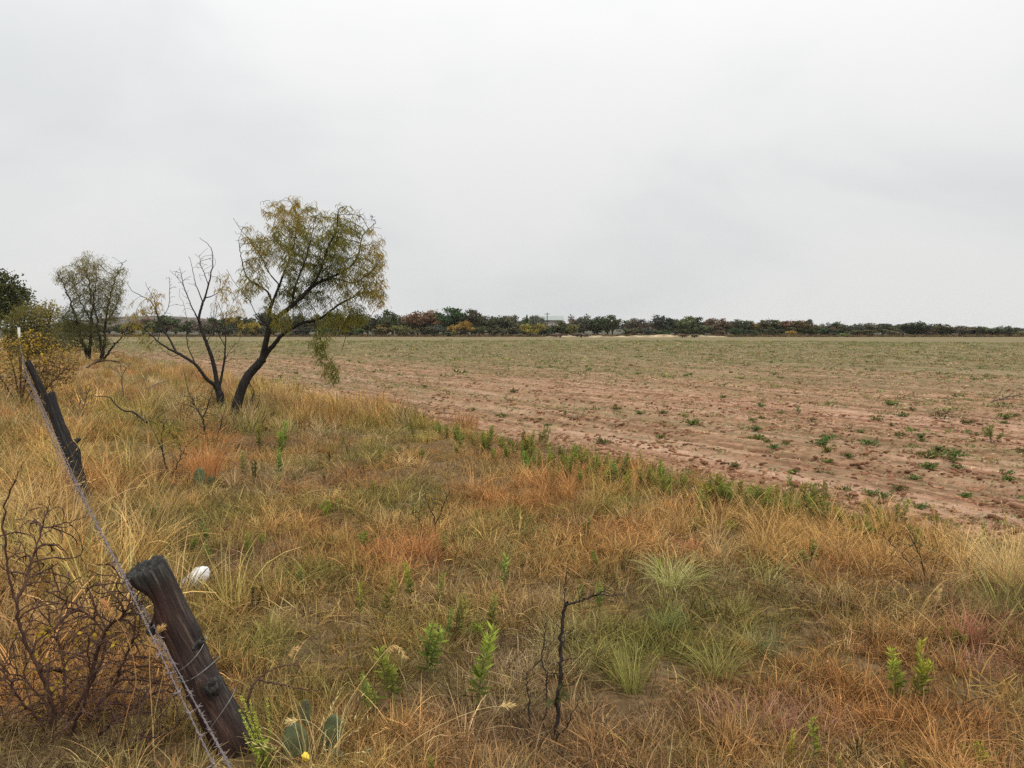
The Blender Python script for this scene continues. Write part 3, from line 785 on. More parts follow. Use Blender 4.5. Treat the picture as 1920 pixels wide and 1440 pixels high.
def ring_sample(rng, n, r0, r1, expo, a0=-70, a1=56):
    """points round the standpoint with density falling as r^-expo"""
    u = rng.random(n); e = 2 - expo
    r = (r0 ** e + u * (r1 ** e - r0 ** e)) ** (1 / e) if abs(e) > 1e-6 else r0 * (r1 / r0) ** u
    a = R(a0) + rng.random(n) * R(a1 - a0)
    return r * np.sin(a), r * np.cos(a)
def in_verge(x, y, soft=0.25, rng=None):
    u, v = xy2uv(x, y)
    e = edge_v(u)
    return v < e + (rng.normal(size=len(x)) * soft - 0.05 if rng is not None else 0)
rg = np.random.default_rng(77)
BARE = [(110, 1425, .32), (300, 1410, .3), (440, 1410, .28), (590, 1438, .08), (1035, 1438, .15), (690, 1335, .1), (895, 1330, .12), (366, 1110, .12), (1684,1325,.1), (1520,1440,.1), (900, 920, 0.28), (1200, 1140, 0.22), (1010, 1120, 0.25), (600, 930, 0.3), (870, 900, 0.3), (520, 1020, 0.3), (1400, 1060, .2), (1240, 1130, .2), (1350, 1030, .18), (760, 900, .25), (450, 980, .3), (1200,1290,.15), (1560,1400,.15), (1000, 1010, .15), (430, 1050, .2)]
BARE += [(312, 905, .4), (330, 925, .3), (398, 862, .4), (400, 890, .3), (150, 805, .5), (234, 770, .5), (815, 1030, .16), (1740, 1115, .15)]
BARE += [(w_[1], w_[3] + 4, 0.10 if w_[3] > 1150 else 0.14) for w_ in W_]
BX = np.array([G(b[0], b[1]) for b in BARE]); BR = np.array([b[2] for b in BARE])
def bare(x, y):
    s = np.zeros(len(x))
    for k in range(len(BARE)):
        s = np.maximum(s, np.exp(-(((x - BX[k, 0]) ** 2 + (y - BX[k, 1]) ** 2) / BR[k] ** 2)))
    return s
def lay(n, r0, r1, expo, soft, rng, sparse=1.0, gap=0.0):
    x, y = ring_sample(rng, n, r0, r1, expo)
    k = in_verge(x, y, soft, rng); x, y = x[k], y[k]
    dens = fbm(x * 2.0, y * 2.0, 301, 3)
    k = (rng.random(len(x)) > bare(x, y) * sparse) & (rng.random(len(x)) < (1 - gap) * 0.9 + gap * sstep(0.36, 0.62, dens) * 1.0)
    return x[k], y[k]
def put(name, kinds, x, y, scale, label, cat, rng, tilt=0.15, zs=None, mul=1.0, tint=None):
    protos = [tuft_proto(k, 500 + 31 * i) for i, k in enumerate(kinds)]
    n = len(x)
    tn, pk = tint_of(x, y, rng) if tint is None else (tint, None)
    s = scale * np.clip(np.exp(rng.normal(size=n) * 0.26), 0.55, 1.45) * (0.72 + 0.28 * sstep(3.0, 5.5, np.hypot(x, y)))
    z = zs if zs is not None else np.ones(n)
    rot = np.stack([rng.normal(size=n) * tilt, rng.normal(size=n) * tilt, rng.random(n) * 2 * PI], -1)
    return scatter(name, protos, np.stack([x, y, hz(x, y) - 0.01], -1), rot, np.stack([s, s, s * z], -1), rng.integers(0, len(protos), n), tn * mul, label, cat)
# low litter and thatch everywhere in the verge
x, y = lay(32000, 1.9, 26, 1.35, 0.15, rg, 0.25, 0.2)
put('thatch', ['mat'] * 4, x, y, 1.0, 'low tangled mat of dry brown and olive grass covering the verge', 'dry grass', rg, mul=0.72)
# bunch grass
x, y = lay(31000, 1.9, 24, 1.35, 0.12, rg, 0.9, 1.0)
put('grass', ['bunch', 'wispy', 'bunch', 'green', 'wispy'], x, y, 0.86, 'knee-high gold, rust and olive bunch grass between fence and field', 'grass', rg)
# tall golden stand along the fence and at the right edge of the verge
x, y = lay(22000, 2.6, 22, 1.2, 0.2, rg, 0.3)
u_, v_ = xy2uv(x, y)
TALL = [(60, 1000, 0.8), (130, 900, 1.2), (100, 830, 1.4), (220, 900, 0.6), (200, 740, 1.2), (320, 690, 1.5), (610, 755, 1.3), (700, 780, .7), (1000, 920, .6), (1100, 930, .6), (1330, 990, 0.6), (1480, 1000, 0.7), (1620, 1010, 0.7), (1780, 1050, 0.6), (1890, 1080, 0.6), (1550, 1050, .5), (20, 1120, .5), (150, 1060, .6), (1150, 940, .5), (1870,1130,.4)]
TX = np.array([G(b[0], b[1]) for b in TALL]); TR = np.array([b[2] for b in TALL])
pt = np.full(len(x), 0.012)
for k in range(len(TALL)):
    pt = np.maximum(pt, np.exp(-(((x - TX[k, 0]) ** 2 + (y - TX[k, 1]) ** 2) / TR[k] ** 2)))
pt = np.where(np.hypot(x, y) < 4.6, pt - 0.012, pt)
pt = np.maximum(pt, 0.5 * (1 - sstep(0.3, 1.3, v_)) * sstep(3.2, 6, u_) * (1 - sstep(9, 14, u_)))
k = rg.random(len(x)) < pt * 0.62
_, vk = xy2uv(x[k], y[k])
put('tall_grass', ['tall', 'tall', 'wispy', 'tall'], x[k], y[k], 0.74 + 0.50 * (1 - sstep(0.8, 2.2, vk)), 'tall golden grass standing along the fence and the field edge', 'tall grass', rg)
# farther verge
x, y = lay(16000, 13, 110, 1.5, 0.3, rg)
put('far_grass', ['fargrass'] * 3, x, y, 1.0, 'rusty and golden grass running off beside the fence towards the trees', 'grass', rg)

# ------------------------------------------------------------------ soil crumbs, seedlings and straw on the field
def rocky(rng, r, flat=0.6):
    import bmesh
    bm = bmesh.new(); bmesh.ops.create_icosphere(bm, subdivisions=1, radius=r)
    V = np.array([v.co[:] for v in bm.verts]); F = np.array([[v.index for v in f.verts] for f in bm.faces]); bm.free()
    V *= (0.7 + 0.6 * rng.random((len(V), 1))); V[:, 2] *= flat
    return V, F
M_clod = leaf_mat('soil_crumb', [(0, (0.7, 0.7, 0.7)), (1, (1.1, 1.1, 1.1))], 0.0, mode='inst')
M_sprout = leaf_mat('sprout_leaf', GR, 0.3, mode='inst')
def clod_proto(seed):
    rng = np.random.default_rng(seed); mb = MB()
    for k in range(3):
        V, F = rocky(rng, 0.028 * (0.5 + rng.random())); V += np.array([rng.normal() * .04, rng.normal() * .04, 0.004]); mb.add(V, F, 0.3 + 0.5 * rng.random())
    return hidden_proto('soil_crumb', mb.mesh('soil_crumb', True), M_clod)
def sprout_proto(seed, n=14, ln=0.06, up=0.5, spread=0.06, asp=0.35):
    rng = np.random.default_rng(seed); mb = MB()
    d = rdirs(rng, n, up); d[:, 2] = np.abs(d[:, 2]) * 0.8
    d = unit(d); c = rng.normal(size=(n, 3)) * np.array([spread, spread, 0.004]); c[:, 2] = np.abs(c[:, 2])
    L = ln * (0.5 + rng.random(n))
    diamonds(mb, c, d, unit(np.cross(d, np.array([0, 0, 1.0]) + rng.normal(size=(n, 3)) * .3)), L, L * asp, np.clip(0.5 + 0.25 * rng.normal(size=n), 0, 1))
    return hidden_proto('seedling', mb.mesh('seedling'), M_sprout)
def straw_proto(seed):
    rng = np.random.default_rng(seed); mb = MB(); n = 9
    a = rng.random(n) * 2 * PI; d = np.stack([np.cos(a), np.sin(a), 0.12 * rng.normal(size=n)], -1)
    c = rng.normal(size=(n, 3)) * np.array([0.1, 0.1, 0.006]); c[:, 2] = np.abs(c[:, 2]) + 0.004
    L = 0.09 * (0.5 + rng.random(n))
    diamonds(mb, c, d, unit(np.cross(d, np.array([0, 0, 1.0]) + rng.normal(size=(n, 3)) * .3)), L, np.full(n, 0.008), np.clip(0.5 + 0.3 * rng.normal(size=n), 0, 1))
    return hidden_proto('straw', mb.mesh('straw'), M_sprout)
rf = np.random.default_rng(99)
def field_lay(n, r0, r1, expo):
    x, y = ring_sample(rf, n, r0, r1, expo, -44, 50)
    k = in_field(x, y); return x[k], y[k]
def fput(name, protos, x, y, s, tint, label, cat, z=1.0):
    n = len(x)
    rot = np.stack([rf.normal(size=n) * .1, rf.normal(size=n) * .1, rf.random(n) * 2 * PI], -1)
    return scatter(name, protos, np.stack([x, y, hz(x, y) - 0.004], -1), rot, np.stack([s, s, s * z], -1), rf.integers(0, len(protos), n), tint, label, cat)
x, y = field_lay(60000, 6, 60, 1.75)
uu, vv = xy2uv(x, y)
nn = fbm(uu * 0.9, vv * 2.2, 61, 3)
k = rf.random(len(x)) < 0.15 + 2.2 * np.clip(nn - 0.42, 0, 1) * 2
x, y = x[k], y[k]
fput('soil_crumbs', [clod_proto(k) for k in range(5)], x, y, np.minimum(np.exp(rf.normal(size=len(x)) * 0.5), 1.9) * 0.5, np.array([0.21, 0.105, 0.06]) * np.exp(rf.normal(size=(len(x), 1)) * 0.3), 'reddish soil crumbs scattered over the tilled field', 'soil')
x, y = field_lay(60000, 6, 120, 1.75)
uu, vv = xy2uv(x, y)
nn = fbm(uu * 0.12, vv * 0.5, 62, 4)
k = rf.random(len(x)) < np.clip(0.10 + sstep(5, 60, vv + .5 * uu) * 0.85 + 2.0 * (nn - 0.5), 0.03, 1)
x, y, nn = x[k], y[k], nn[k]; dd = np.hypot(x, y)
gtab = np.array([[0.15, 0.19, 0.06], [0.21, 0.22, 0.08], [0.30, 0.25, 0.11], [0.36, 0.26, 0.14], [0.10, 0.14, 0.05]])
fput('seedlings', [sprout_proto(k) for k in range(5)] + [sprout_proto(9, 20, 0.035, 1.2)], x, y, np.exp(rf.normal(size=len(x)) * 0.35) * (0.6 + dd / 80), gtab[rf.choice(5, len(x), p=[.26, .28, .2, .14, .12])] * np.exp(rf.normal(size=(len(x), 1)) * 0.2), 'thin cover of small green seedlings across the tilled field', 'seedlings', 0.8)
x, y = field_lay(70000, 6, 80, 1.75)
uu, vv = xy2uv(x, y)
k = rf.random(len(x)) < np.clip(0.25 + sstep(12, 28, vv + .5 * uu) * 0.6, 0, 1) * (0.4 + fbm(uu * .5, vv * 1.4, 63, 3))
x, y = x[k], y[k]
stab = np.array([[0.45, 0.33, 0.19], [0.25, 0.15, 0.09], [0.14, 0.09, 0.06], [0.5, 0.38, 0.24]])
fput('straw_litter', [straw_proto(k) for k in range(5)], x, y, np.exp(rf.normal(size=len(x)) * 0.3) * (0.7 + np.hypot(x, y) / 60), stab[rf.integers(0, 4, len(x))] * np.exp(rf.normal(size=(len(x), 1)) * .2), 'dry straw and stalk bits lying on the tilled soil', 'straw')

# ------------------------------------------------------------------ the big leaning mesquite beside the field
A = traced_tree('mesquite_tree', 'leaning mesquite with a full olive and gold crown and forked black trunk beside the field', 'tree', 14.2, (445, 792), [
    ([(445, 800), (443, 770), (449, 742), (463, 708), (478, 690), (491, 675)], 0.102, 0.074, 0.1),
    ([(491, 675), (499, 640), (505, 612), (517, 597), (547, 574), (580, 541), (599, 512), (608, 485), (617, 460), (630, 430), (634, 392)], 0.058, 0.008, -0.5),
    ([(491, 675), (503, 658), (513, 647), (530, 627), (563, 607), (597, 599), (623, 580), (650, 563), (687, 548), (714, 560)], 0.056, 0.008, 0.5),
    ([(508, 605), (505, 585), (512, 565), (521, 543), (537, 500), (546, 477), (553, 450), (558, 405), (541, 372)], 0.034, 0.006, 0.6),
    ([(510, 566), (502, 548), (487, 537), (462, 518), (452, 480), (447, 452)], 0.022, 0.005, -0.5),
    ([(573, 549), (590, 534), (620, 520), (647, 507), (670, 483), (680, 443), (704, 418)], 0.036, 0.006, 0.7),
    ([(525, 535), (505, 512), (489, 480), (474, 460), (455, 435), (437, 410)], 0.016, 0.004, 0.5),
    ([(547, 574), (552, 545), (560, 520), (575, 480), (585, 440), (592, 405)], 0.022, 0.005, -0.8),
    ([(588, 602), (597, 622), (606, 650), (614, 672), (622, 700), (628, 716)], 0.014, 0.004, -0.35),
    ([(620, 520), (640, 525), (665, 530), (695, 510), (712, 490)], 0.018, 0.004, -0.6),
    ([(650, 563), (655, 590), (650, 625), (640, 660)], 0.012, 0.004, 0.3),
    ([(463, 708), (470, 722), (476, 735), (466, 760), (458, 775)], 0.012, 0.004, -0.3),
    ([(505, 612), (490, 600), (478, 585), (466, 562), (440, 530), (425, 505)], 0.010, 0.004, 0.2),
], [(545, 412, 42, 32, 270, 0.71, 0), (582, 396, 20, 18, 94, 0.59, .2), (497, 462, 36, 38, 175, 0.65, .2), (560, 470, 48, 50, 310, 0.43, -.3), (482, 522, 28, 34, 162, 0.53, -.2), (462, 548, 18, 20, 81, 0.59, 0),
    (622, 432, 42, 38, 243, 0.53, .2), (642, 470, 42, 46, 256, 0.39, -.2), (690, 482, 30, 42, 162, 0.71, .3), (668, 532, 46, 34, 229, 0.55, 0), (698, 548, 26, 28, 148, 0.67, .3), (562, 548, 52, 34, 256, 0.29, .3), (600, 500, 52, 48, 324, 0.25, .3),
    (508, 576, 18, 22, 81, 0.48, 0), (532, 600, 24, 26, 74, 0.48, -.2), (640, 600, 52, 20, 121, 0.43, .2), (608, 650, 20, 40, 148, 0.35, -.35), (628, 690, 20, 24, 121, 0.38, -.35), (655, 588, 40, 20, 121, 0.38, .3), (705, 520, 18, 30, 94, 0.78, .2)],
    dict(kind='droop', mat=M_mesq, n=6, ln=0.11, wd=0.0105, droop=0.7, spread=0.8, reach=0.22), (M_bark, M_twig), 11, tip=0.0028, step=0.06, infl=0.9, kill=0.085,
    bare=[(510, 385, 28, 14, 40, 0, 0), (650, 398, 50, 16, 50, 0, 0), (714, 470, 16, 55, 50, 0, 0), (455, 435, 24, 24, 30, 0, 0), (716, 560, 12, 20, 12, 0, 0), (560, 380, 20, 14, 24, 0, 0), (690, 420, 30, 20, 30, 0, 0)])
# ------------------------------------------------------------------ the bare one beside it
traced_tree('bare_tree', 'nearly leafless dark forked tree left of the leaning mesquite', 'tree', 15.9, (416, 772), [
    ([(418, 785), (416, 768), (413, 745), (408, 728)], 0.085, 0.066, 0.0),
    ([(410, 735), (402, 722), (387, 710), (367, 684), (337, 664), (318, 655), (296, 640), (280, 625), (262, 611)], 0.05, 0.008, -0.4),
    ([(408, 728), (403, 695), (396, 667), (387, 643), (379, 622), (373, 598), (378, 575), (384, 558), (390, 537), (396, 512), (399, 494), (397, 470), (388, 456), (374, 446)], 0.048, 0.004, 0.5),
    ([(411, 728), (415, 708), (420, 680), (422, 655), (423, 633), (420, 600), (412, 575), (404, 560)], 0.030, 0.004, 0.7),
    ([(330, 660), (318, 636), (303, 610), (295, 590), (284, 566), (265, 555), (248, 545), (238, 530)], 0.022, 0.004, 0.5),
    ([(295, 590), (290, 565), (281, 548), (272, 530)], 0.010, 0.003, -0.3),
    ([(367, 684), (360, 668), (354, 655), (350, 635), (352, 612), (348, 585), (343, 565)], 0.014, 0.003, 0.4),
    ([(376, 608), (368, 592), (357, 570), (345, 538), (336, 525), (318, 506)], 0.018, 0.003, -0.5),
    ([(381, 568), (373, 548), (366, 530), (361, 505), (357, 488), (354, 482)], 0.013, 0.003, 0.3),
    ([(386, 558), (398, 555), (410, 547), (420, 535), (428, 522)], 0.013, 0.003, -0.3),
    ([(410, 547), (414, 530), (412, 515)], 0.006, 0.003, 0.2), ([(391, 535), (384, 515), (377, 497), (374, 480)], 0.010, 0.003, -0.4),
    ([(345, 540), (340, 515), (336, 500)], 0.007, 0.003, 0.3), ([(397, 505), (404, 494), (400, 478)], 0.005, 0.002, 0.3),
    ([(296, 640), (300, 620), (301, 600), (316, 575), (318, 530), (316, 520)], 0.010, 0.003, 0.2),
    ([(420, 680), (428, 662), (438, 648), (447, 640)], 0.008, 0.003, 0.2), ([(422, 650), (412, 630), (405, 610), (400, 590)], 0.010, 0.003, -0.5),
    ([(387, 643), (395, 625), (402, 605), (405, 585)], 0.009, 0.003, 0.3), ([(420, 610), (428, 598), (437, 592)], 0.006, 0.002, 0.3),
    ([(337, 664), (325, 668), (310, 660), (292, 640)], 0.009, 0.003, -0.3), ([(402, 722), (396, 735), (400, 745)], 0.010, 0.004, -0.1),
], [(292, 560, 14, 22, 40, .78, 0), (262, 615, 22, 34, 60, .62, -.3), (255, 590, 16, 18, 22, .7, 0), (277, 650, 14, 12, 16, .5, 0), (436, 580, 20, 40, 30, .75, .2), (425, 545, 14, 25, 14, .8, 0)],
    dict(kind='droop', mat=M_mesq, n=4, ln=0.10, wd=0.011, droop=0.8, spread=0.7, reach=0.2), (M_bark, M_twig), 12, jit=0.12, inertia=0.8, grav=-0.18, tip=0.0030, step=0.06, infl=1.1, kill=0.09,
    bare=[(385, 500, 24, 44, 60, 0, 0), (335, 530, 25, 34, 60, 0, 0), (412, 600, 28, 55, 110, 0, 0), (420, 535, 15, 25, 30, 0, 0), (300, 590, 44, 40, 70, 0, 0), (415, 660, 34, 34, 60, 0, 0), (350, 610, 20, 50, 40, 0, 0)])
# ------------------------------------------------------------------ trees and thickets down the fence line
traced_tree('mesquite_tree', 'many-stemmed dark olive mesquite with thin upright twig tips, left of the bare tree', 'tree', 38.5, (180, 678), [
    ([(168, 680), (160, 655), (152, 638), (143, 600), (132, 565), (120, 535), (108, 513)], 0.11, 0.02, -0.6),
    ([(166, 672), (170, 640), (171, 600), (172, 565), (165, 525), (157, 500), (152, 482)], 0.09, 0.015, 0.8),
    ([(192, 680), (191, 660), (187, 630), (180, 590), (176, 555), (182, 520)], 0.10, 0.015, -0.8),
    ([(192, 670), (196, 640), (198, 605), (203, 570), (214, 530), (224, 505), (233, 488)], 0.08, 0.012, 0.6),
    ([(193, 678), (203, 662), (216, 645), (228, 632), (236, 618)], 0.07, 0.02, -0.6),
    ([(171, 600), (155, 575), (143, 545), (135, 520)], 0.04, 0.012, 0.5), ([(198, 605), (212, 585), (222, 560), (228, 535)], 0.04, 0.012, 0.5),
], [(150, 540, 28, 36, 330, 0.63, 0), (178, 560, 40, 44, 572, 0.53, .4), (160, 618, 40, 36, 506, 0.28, -.4), (150, 640, 26, 22, 286, 0.30, -.6), (212, 545, 18, 30, 198, 0.68, 0), (128, 520, 16, 18, 110, 0.78, 0), (165, 510, 22, 20, 132, 0.78, 0), (205, 590, 22, 24, 198, 0.48, 0), (125, 600, 20, 30, 198, 0.43, .4)],
    dict(kind='droop', mat=M_oliveleaf, n=14, ln=0.13, wd=0.016, scat=0.10, droop=0.6, spread=0.55, reach=0.6), (M_bark, M_twig), 13, jit=0.15, inertia=0.7, grav=-0.22, tip=0.007, step=0.13, infl=2.2, kill=0.17, S_trunk=7, amp=0.03,
    bare=[(160, 500, 26, 22, 154, 0, 0), (225, 510, 14, 24, 88, 0, 0), (112, 520, 12, 16, 66, 0, 0), (185, 500, 14, 20, 66, 0, 0), (195, 650, 34, 22, 132, 0, 0)])
traced_tree('oak_tree', 'dark rounded evergreen tree cut by the picture edge behind the yellow shrub', 'tree', 48, (-10, 660), [
    ([(-10, 664), (-8, 635), (-4, 605)], 0.22, 0.16, 0), ([(-4, 605), (10, 575), (22, 545), (30, 530)], 0.12, 0.03, 0.5), ([(-4, 605), (-20, 570), (-30, 530)], 0.12, 0.03, -0.5), ([(-4, 605), (0, 560), (5, 520)], 0.1, 0.03, 0.8)],
    [(0, 540, 34, 30, 650, .12, 0), (25, 555, 26, 22, 425, .16, .3), (38, 560, 16, 16, 150, .22, .2), (-30, 560, 40, 40, 500, .1, 0), (12, 580, 40, 22, 475, .1, 0)],
    dict(kind='flat', mat=M_oliveleaf, n=12, ln=0.17, spread=0.2, aspect=0.6, reach=0.8), (M_bark, M_twig), 14, tip=0.008, step=0.2, infl=3, kill=0.24, S_trunk=6, amp=0.03)
traced_tree('thicket_shrub', 'olive-green thicket between the dark tree and the many-stemmed mesquite', 'shrub', 42, (70, 664), [
    ([(70, 668), (68, 645), (62, 620), (50, 600), (42, 585)], 0.06, 0.015, 0.3), ([(72, 666), (80, 640), (90, 610), (98, 585), (102, 572)], 0.06, 0.015, -0.4), ([(70, 660), (72, 630), (75, 600), (72, 575)], 0.05, 0.015, 0.6), ([(68, 664), (50, 645), (35, 625), (25, 600)], 0.05, 0.012, 0.4)],
    [(60, 592, 34, 22, 624, .62, 0), (95, 590, 22, 24, 494, .85, -.2), (45, 620, 40, 26, 650, .5, .2), (90, 625, 28, 24, 494, .6, 0), (20, 615, 24, 26, 390, .5, 0), (60, 650, 50, 20, 468, .4, 0)],
    dict(kind='flat', mat=M_oliveleaf, n=9, ln=0.14, spread=0.16, aspect=0.4, reach=0.8), (M_bark, M_greytwig), 15, tip=0.006, step=0.16, infl=3, kill=0.19, S_trunk=5, amp=0.03)
traced_tree('yellow_shrub', 'tall shrub hung with yellow autumn leaves around the steel post on the left', 'shrub', 17, (35, 762), [
    ([(38, 770), (36, 745), (30, 715), (22, 680), (10, 650), (-2, 630)], 0.022, 0.005, 0.4), ([(40, 768), (44, 735), (50, 700), (52, 665), (60, 632)], 0.022, 0.005, -0.3),
    ([(42, 768), (55, 740), (72, 710), (88, 680), (104, 655), (118, 640)], 0.02, 0.004, 0.5), ([(36, 768), (22, 740), (5, 715), (-15, 690)], 0.02, 0.004, -0.4),
    ([(44, 768), (62, 748), (85, 730), (110, 705), (135, 680), (148, 668)], 0.018, 0.004, -0.5), ([(40, 768), (38, 720), (40, 680), (36, 650), (34, 630)], 0.018, 0.004, 0.7)],
    [(62, 640, 34, 22, 266, .75, 0), (20, 655, 26, 28, 209, .6, 0), (95, 655, 28, 18, 133, .6, 0), (40, 680, 34, 26, 209, .55, 0), (100, 690, 34, 26, 114, .35, .3), (10, 700, 26, 30, 152, .5, 0), (125, 662, 22, 14, 68, .7, 0), (70, 715, 36, 24, 114, .35, 0), (75, 650, 20, 14, 152, .85, -.3)],
    dict(kind='flat', mat=M_yellow, n=2, ln=0.046, spread=0.05, aspect=0.75, reach=0.22, name='leaves'), (M_redtwig, M_redtwig), 16, tip=0.0042, step=0.07, infl=0.9, kill=0.09, jit=0.12, inertia=0.8, S_trunk=6,
    bare=[(100, 690, 45, 34, 494, 0, 0), (60, 720, 50, 30, 304, 0, 0), (20, 720, 30, 40, 152, 0, 0)])
traced_tree('twiggy_shrub', 'low grey twiggy shrub with a few pale yellow leaves, right of the second post', 'shrub', 13.4, (150, 800), [
    ([(150, 806), (149, 785), (140, 760), (128, 735)], 0.012, 0.003, 0.2), ([(151, 805), (154, 780), (160, 750), (168, 728), (172, 715)], 0.012, 0.003, -0.2), ([(148, 804), (138, 780), (124, 755), (112, 742)], 0.01, 0.003, 0.3), ([(152, 804), (160, 785), (172, 765), (180, 745)], 0.01, 0.003, -0.3), ([(150, 804), (148, 770), (152, 740), (148, 720)], 0.01, 0.003, 0.3)],
    [(165, 725, 12, 14, 20, .8, 0), (140, 745, 26, 20, 16, .6, 0), (175, 740, 12, 10, 14, .8, 0), (135, 765, 20, 20, 12, .5, 0)],
    dict(kind='flat', mat=M_yellow, n=2, ln=0.03, spread=0.03, aspect=0.7, reach=0.12, name='leaves'), (M_greytwig, M_greytwig), 17, tip=0.0032, step=0.06, infl=0.6, kill=0.07, S_trunk=5,
    bare=[(150, 755, 36, 34, 170, 0, 0)])
traced_tree('dead_sapling', 'thin leafless sapling forking like a wineglass behind the grey twiggy shrub', 'shrub', 16.7, (234, 762), [
    ([(234, 770), (232, 745), (229, 722), (228, 708)], 0.014, 0.009, 0), ([(228, 708), (220, 694), (210, 682), (200, 672)], 0.008, 0.002, 0.3), ([(228, 708), (234, 695), (242, 684), (252, 672)], 0.008, 0.002, -0.3), ([(228, 708), (226, 690), (222, 672)], 0.006, 0.002, 0.2)],
    None, {}, (M_greytwig, M_greytwig), 18, tip=0.0036, step=0.07, infl=0.8, kill=0.08, S_trunk=5, bare=[(226, 685, 30, 18, 46, 0, 0)])
traced_tree('mesquite_sapling', 'young mesquite with thin olive leaves, nearer of the two saplings before the forked trees', 'sapling', 8.7, (315, 905), [
    ([(317, 910), (312, 880), (306, 850), (303, 820), (308, 795)], 0.013, 0.004, 0.1), ([(316, 905), (328, 880), (340, 855), (352, 835), (375, 815)], 0.010, 0.003, -0.2), ([(306, 850), (296, 825), (284, 800), (278, 785)], 0.006, 0.002, 0.2), ([(340, 855), (338, 835), (330, 820)], 0.005, 0.002, 0.2), ([(316, 900), (325, 870), (322, 845)], 0.006, 0.002, 0.3)],
    [(308, 795, 26, 18, 60, .45, 0), (325, 810, 24, 16, 40, .5, 0), (280, 790, 10, 12, 10, .5, 0)],
    dict(kind='droop', mat=M_mesq, n=5, ln=0.07, wd=0.007, droop=0.5, spread=0.9, reach=0.1), (M_bark, M_twig), 19, tip=0.0026, step=0.05, infl=0.6, kill=0.06, S_trunk=6, bare=[(350, 850, 26, 26, 40, 0, 0), (300, 840, 20, 30, 24, 0, 0), (345, 830, 30, 20, 20, 0, 0)])
traced_tree('mesquite_sapling', 'taller bare twiggy sapling with a forked stem in front of the bare tree trunk', 'sapling', 10.4, (393, 855), [
    ([(393, 862), (389, 835), (386, 810), (380, 785)], 0.015, 0.009, 0.0), ([(380, 785), (370, 768), (360, 750), (352, 730), (347, 705), (343, 690)], 0.008, 0.002, 0.2), ([(380, 785), (388, 765), (395, 745), (402, 725)], 0.008, 0.002, -0.2), ([(402, 855), (405, 830), (412, 805), (418, 780), (425, 755)], 0.010, 0.002, -0.3), ([(370, 768), (355, 760), (338, 755), (325, 748)], 0.005, 0.002, 0.1), ([(386, 805), (372, 795), (360, 785), (340, 770)], 0.005, 0.002, -0.2)],
    [(395, 785, 26, 18, 24, .6, 0)], dict(kind='droop', mat=M_mesq, n=3, ln=0.06, wd=0.006, droop=0.6, spread=0.9, reach=0.1), (M_bark, M_twig), 20, tip=0.003, step=0.06, infl=0.7, kill=0.07, S_trunk=6, bare=[(365, 755, 36, 34, 90, 0, 0), (410, 770, 24, 36, 60, 0, 0), (395, 730, 20, 16, 16, 0, 0), (470, 745, 14, 26, 0, 0, 0)])
traced_tree('brushy_sprout', 'cluster of bare sprouts growing at the foot of the leaning mesquite', 'shrub', 14.0, (462, 790), [
    ([(462, 795), (468, 770), (474, 748), (476, 735)], 0.014, 0.004, -0.1), ([(462, 794), (472, 775), (484, 758), (488, 738), (486, 725)], 0.010, 0.003, 0.1), ([(460, 794), (454, 772), (446, 752)], 0.006, 0.002, -0.2), ([(474, 748), (470, 728), (460, 715)], 0.006, 0.002, 0)],
    None, {}, (M_twig, M_twig), 21, tip=0.002, step=0.07, infl=0.7, kill=0.09, S_trunk=5, bare=[(470, 750, 28, 34, 60, 0, 0), (440, 765, 22, 22, 40, 0, 0)])
traced_tree('seedling_tree', 'slender branched shrub with thin pale green leaves in the middle of the verge', 'shrub', 6.25, (812, 1020), [
    ([(813, 1028), (814, 1005), (815, 985), (810, 960), (800, 940), (795, 915)], 0.008, 0.0025, 0.1), ([(815, 985), (825, 965), (832, 945), (845, 920)], 0.006, 0.002, -0.1), ([(810, 1026), (798, 1000), (788, 980), (770, 955), (762, 945)], 0.006, 0.002, 0.2), ([(810, 960), (815, 935), (813, 905)], 0.005, 0.002, 0.2), ([(800, 1005), (785, 975), (790, 950)], 0.004, 0.002, 0)],
    [(795, 945, 22, 22, 60, .35, 0), (790, 965, 16, 16, 40, .3, 0), (815, 930, 16, 18, 24, .4, 0)],
    dict(kind='droop', mat=M_mesq, n=5, ln=0.045, wd=0.0045, droop=0.3, spread=1.0, reach=0.07), (M_redtwig, M_redtwig), 22, tip=0.002, step=0.035, infl=0.5, kill=0.05, S_trunk=6, bare=[(830, 935, 18, 26, 26, 0, 0), (770, 970, 16, 20, 16, 0, 0)])
traced_tree('thorny_shrub', 'thin leaning bare shrub among the gold grass below the field corner at right', 'shrub', 5.1, (1740, 1110), [
    ([(1742, 1118), (1725, 1085), (1700, 1050), (1672, 1020), (1645, 995)], 0.005, 0.0016, 0.2), ([(1735, 1110), (1732, 1070), (1722, 1035), (1705, 1000), (1695, 970)], 0.004, 0.0016, -0.2), ([(1738, 1105), (1752, 1070), (1775, 1040), (1790, 1020)], 0.0035, 0.0015, 0.1), ([(1700, 1050), (1685, 1045), (1660, 1042)], 0.0025, 0.0012, 0)],
    [(1700, 1020, 30, 24, 14, .6, 0)], dict(kind='flat', mat=M_oliveleaf, n=2, ln=0.02, spread=0.02, aspect=0.6, reach=0.08, name='leaves'), (M_twig, M_twig), 23, tip=0.0018, step=0.04, infl=0.5, kill=0.06, S_trunk=5, bare=[(1720, 1030, 50, 50, 40, 0, 0)])
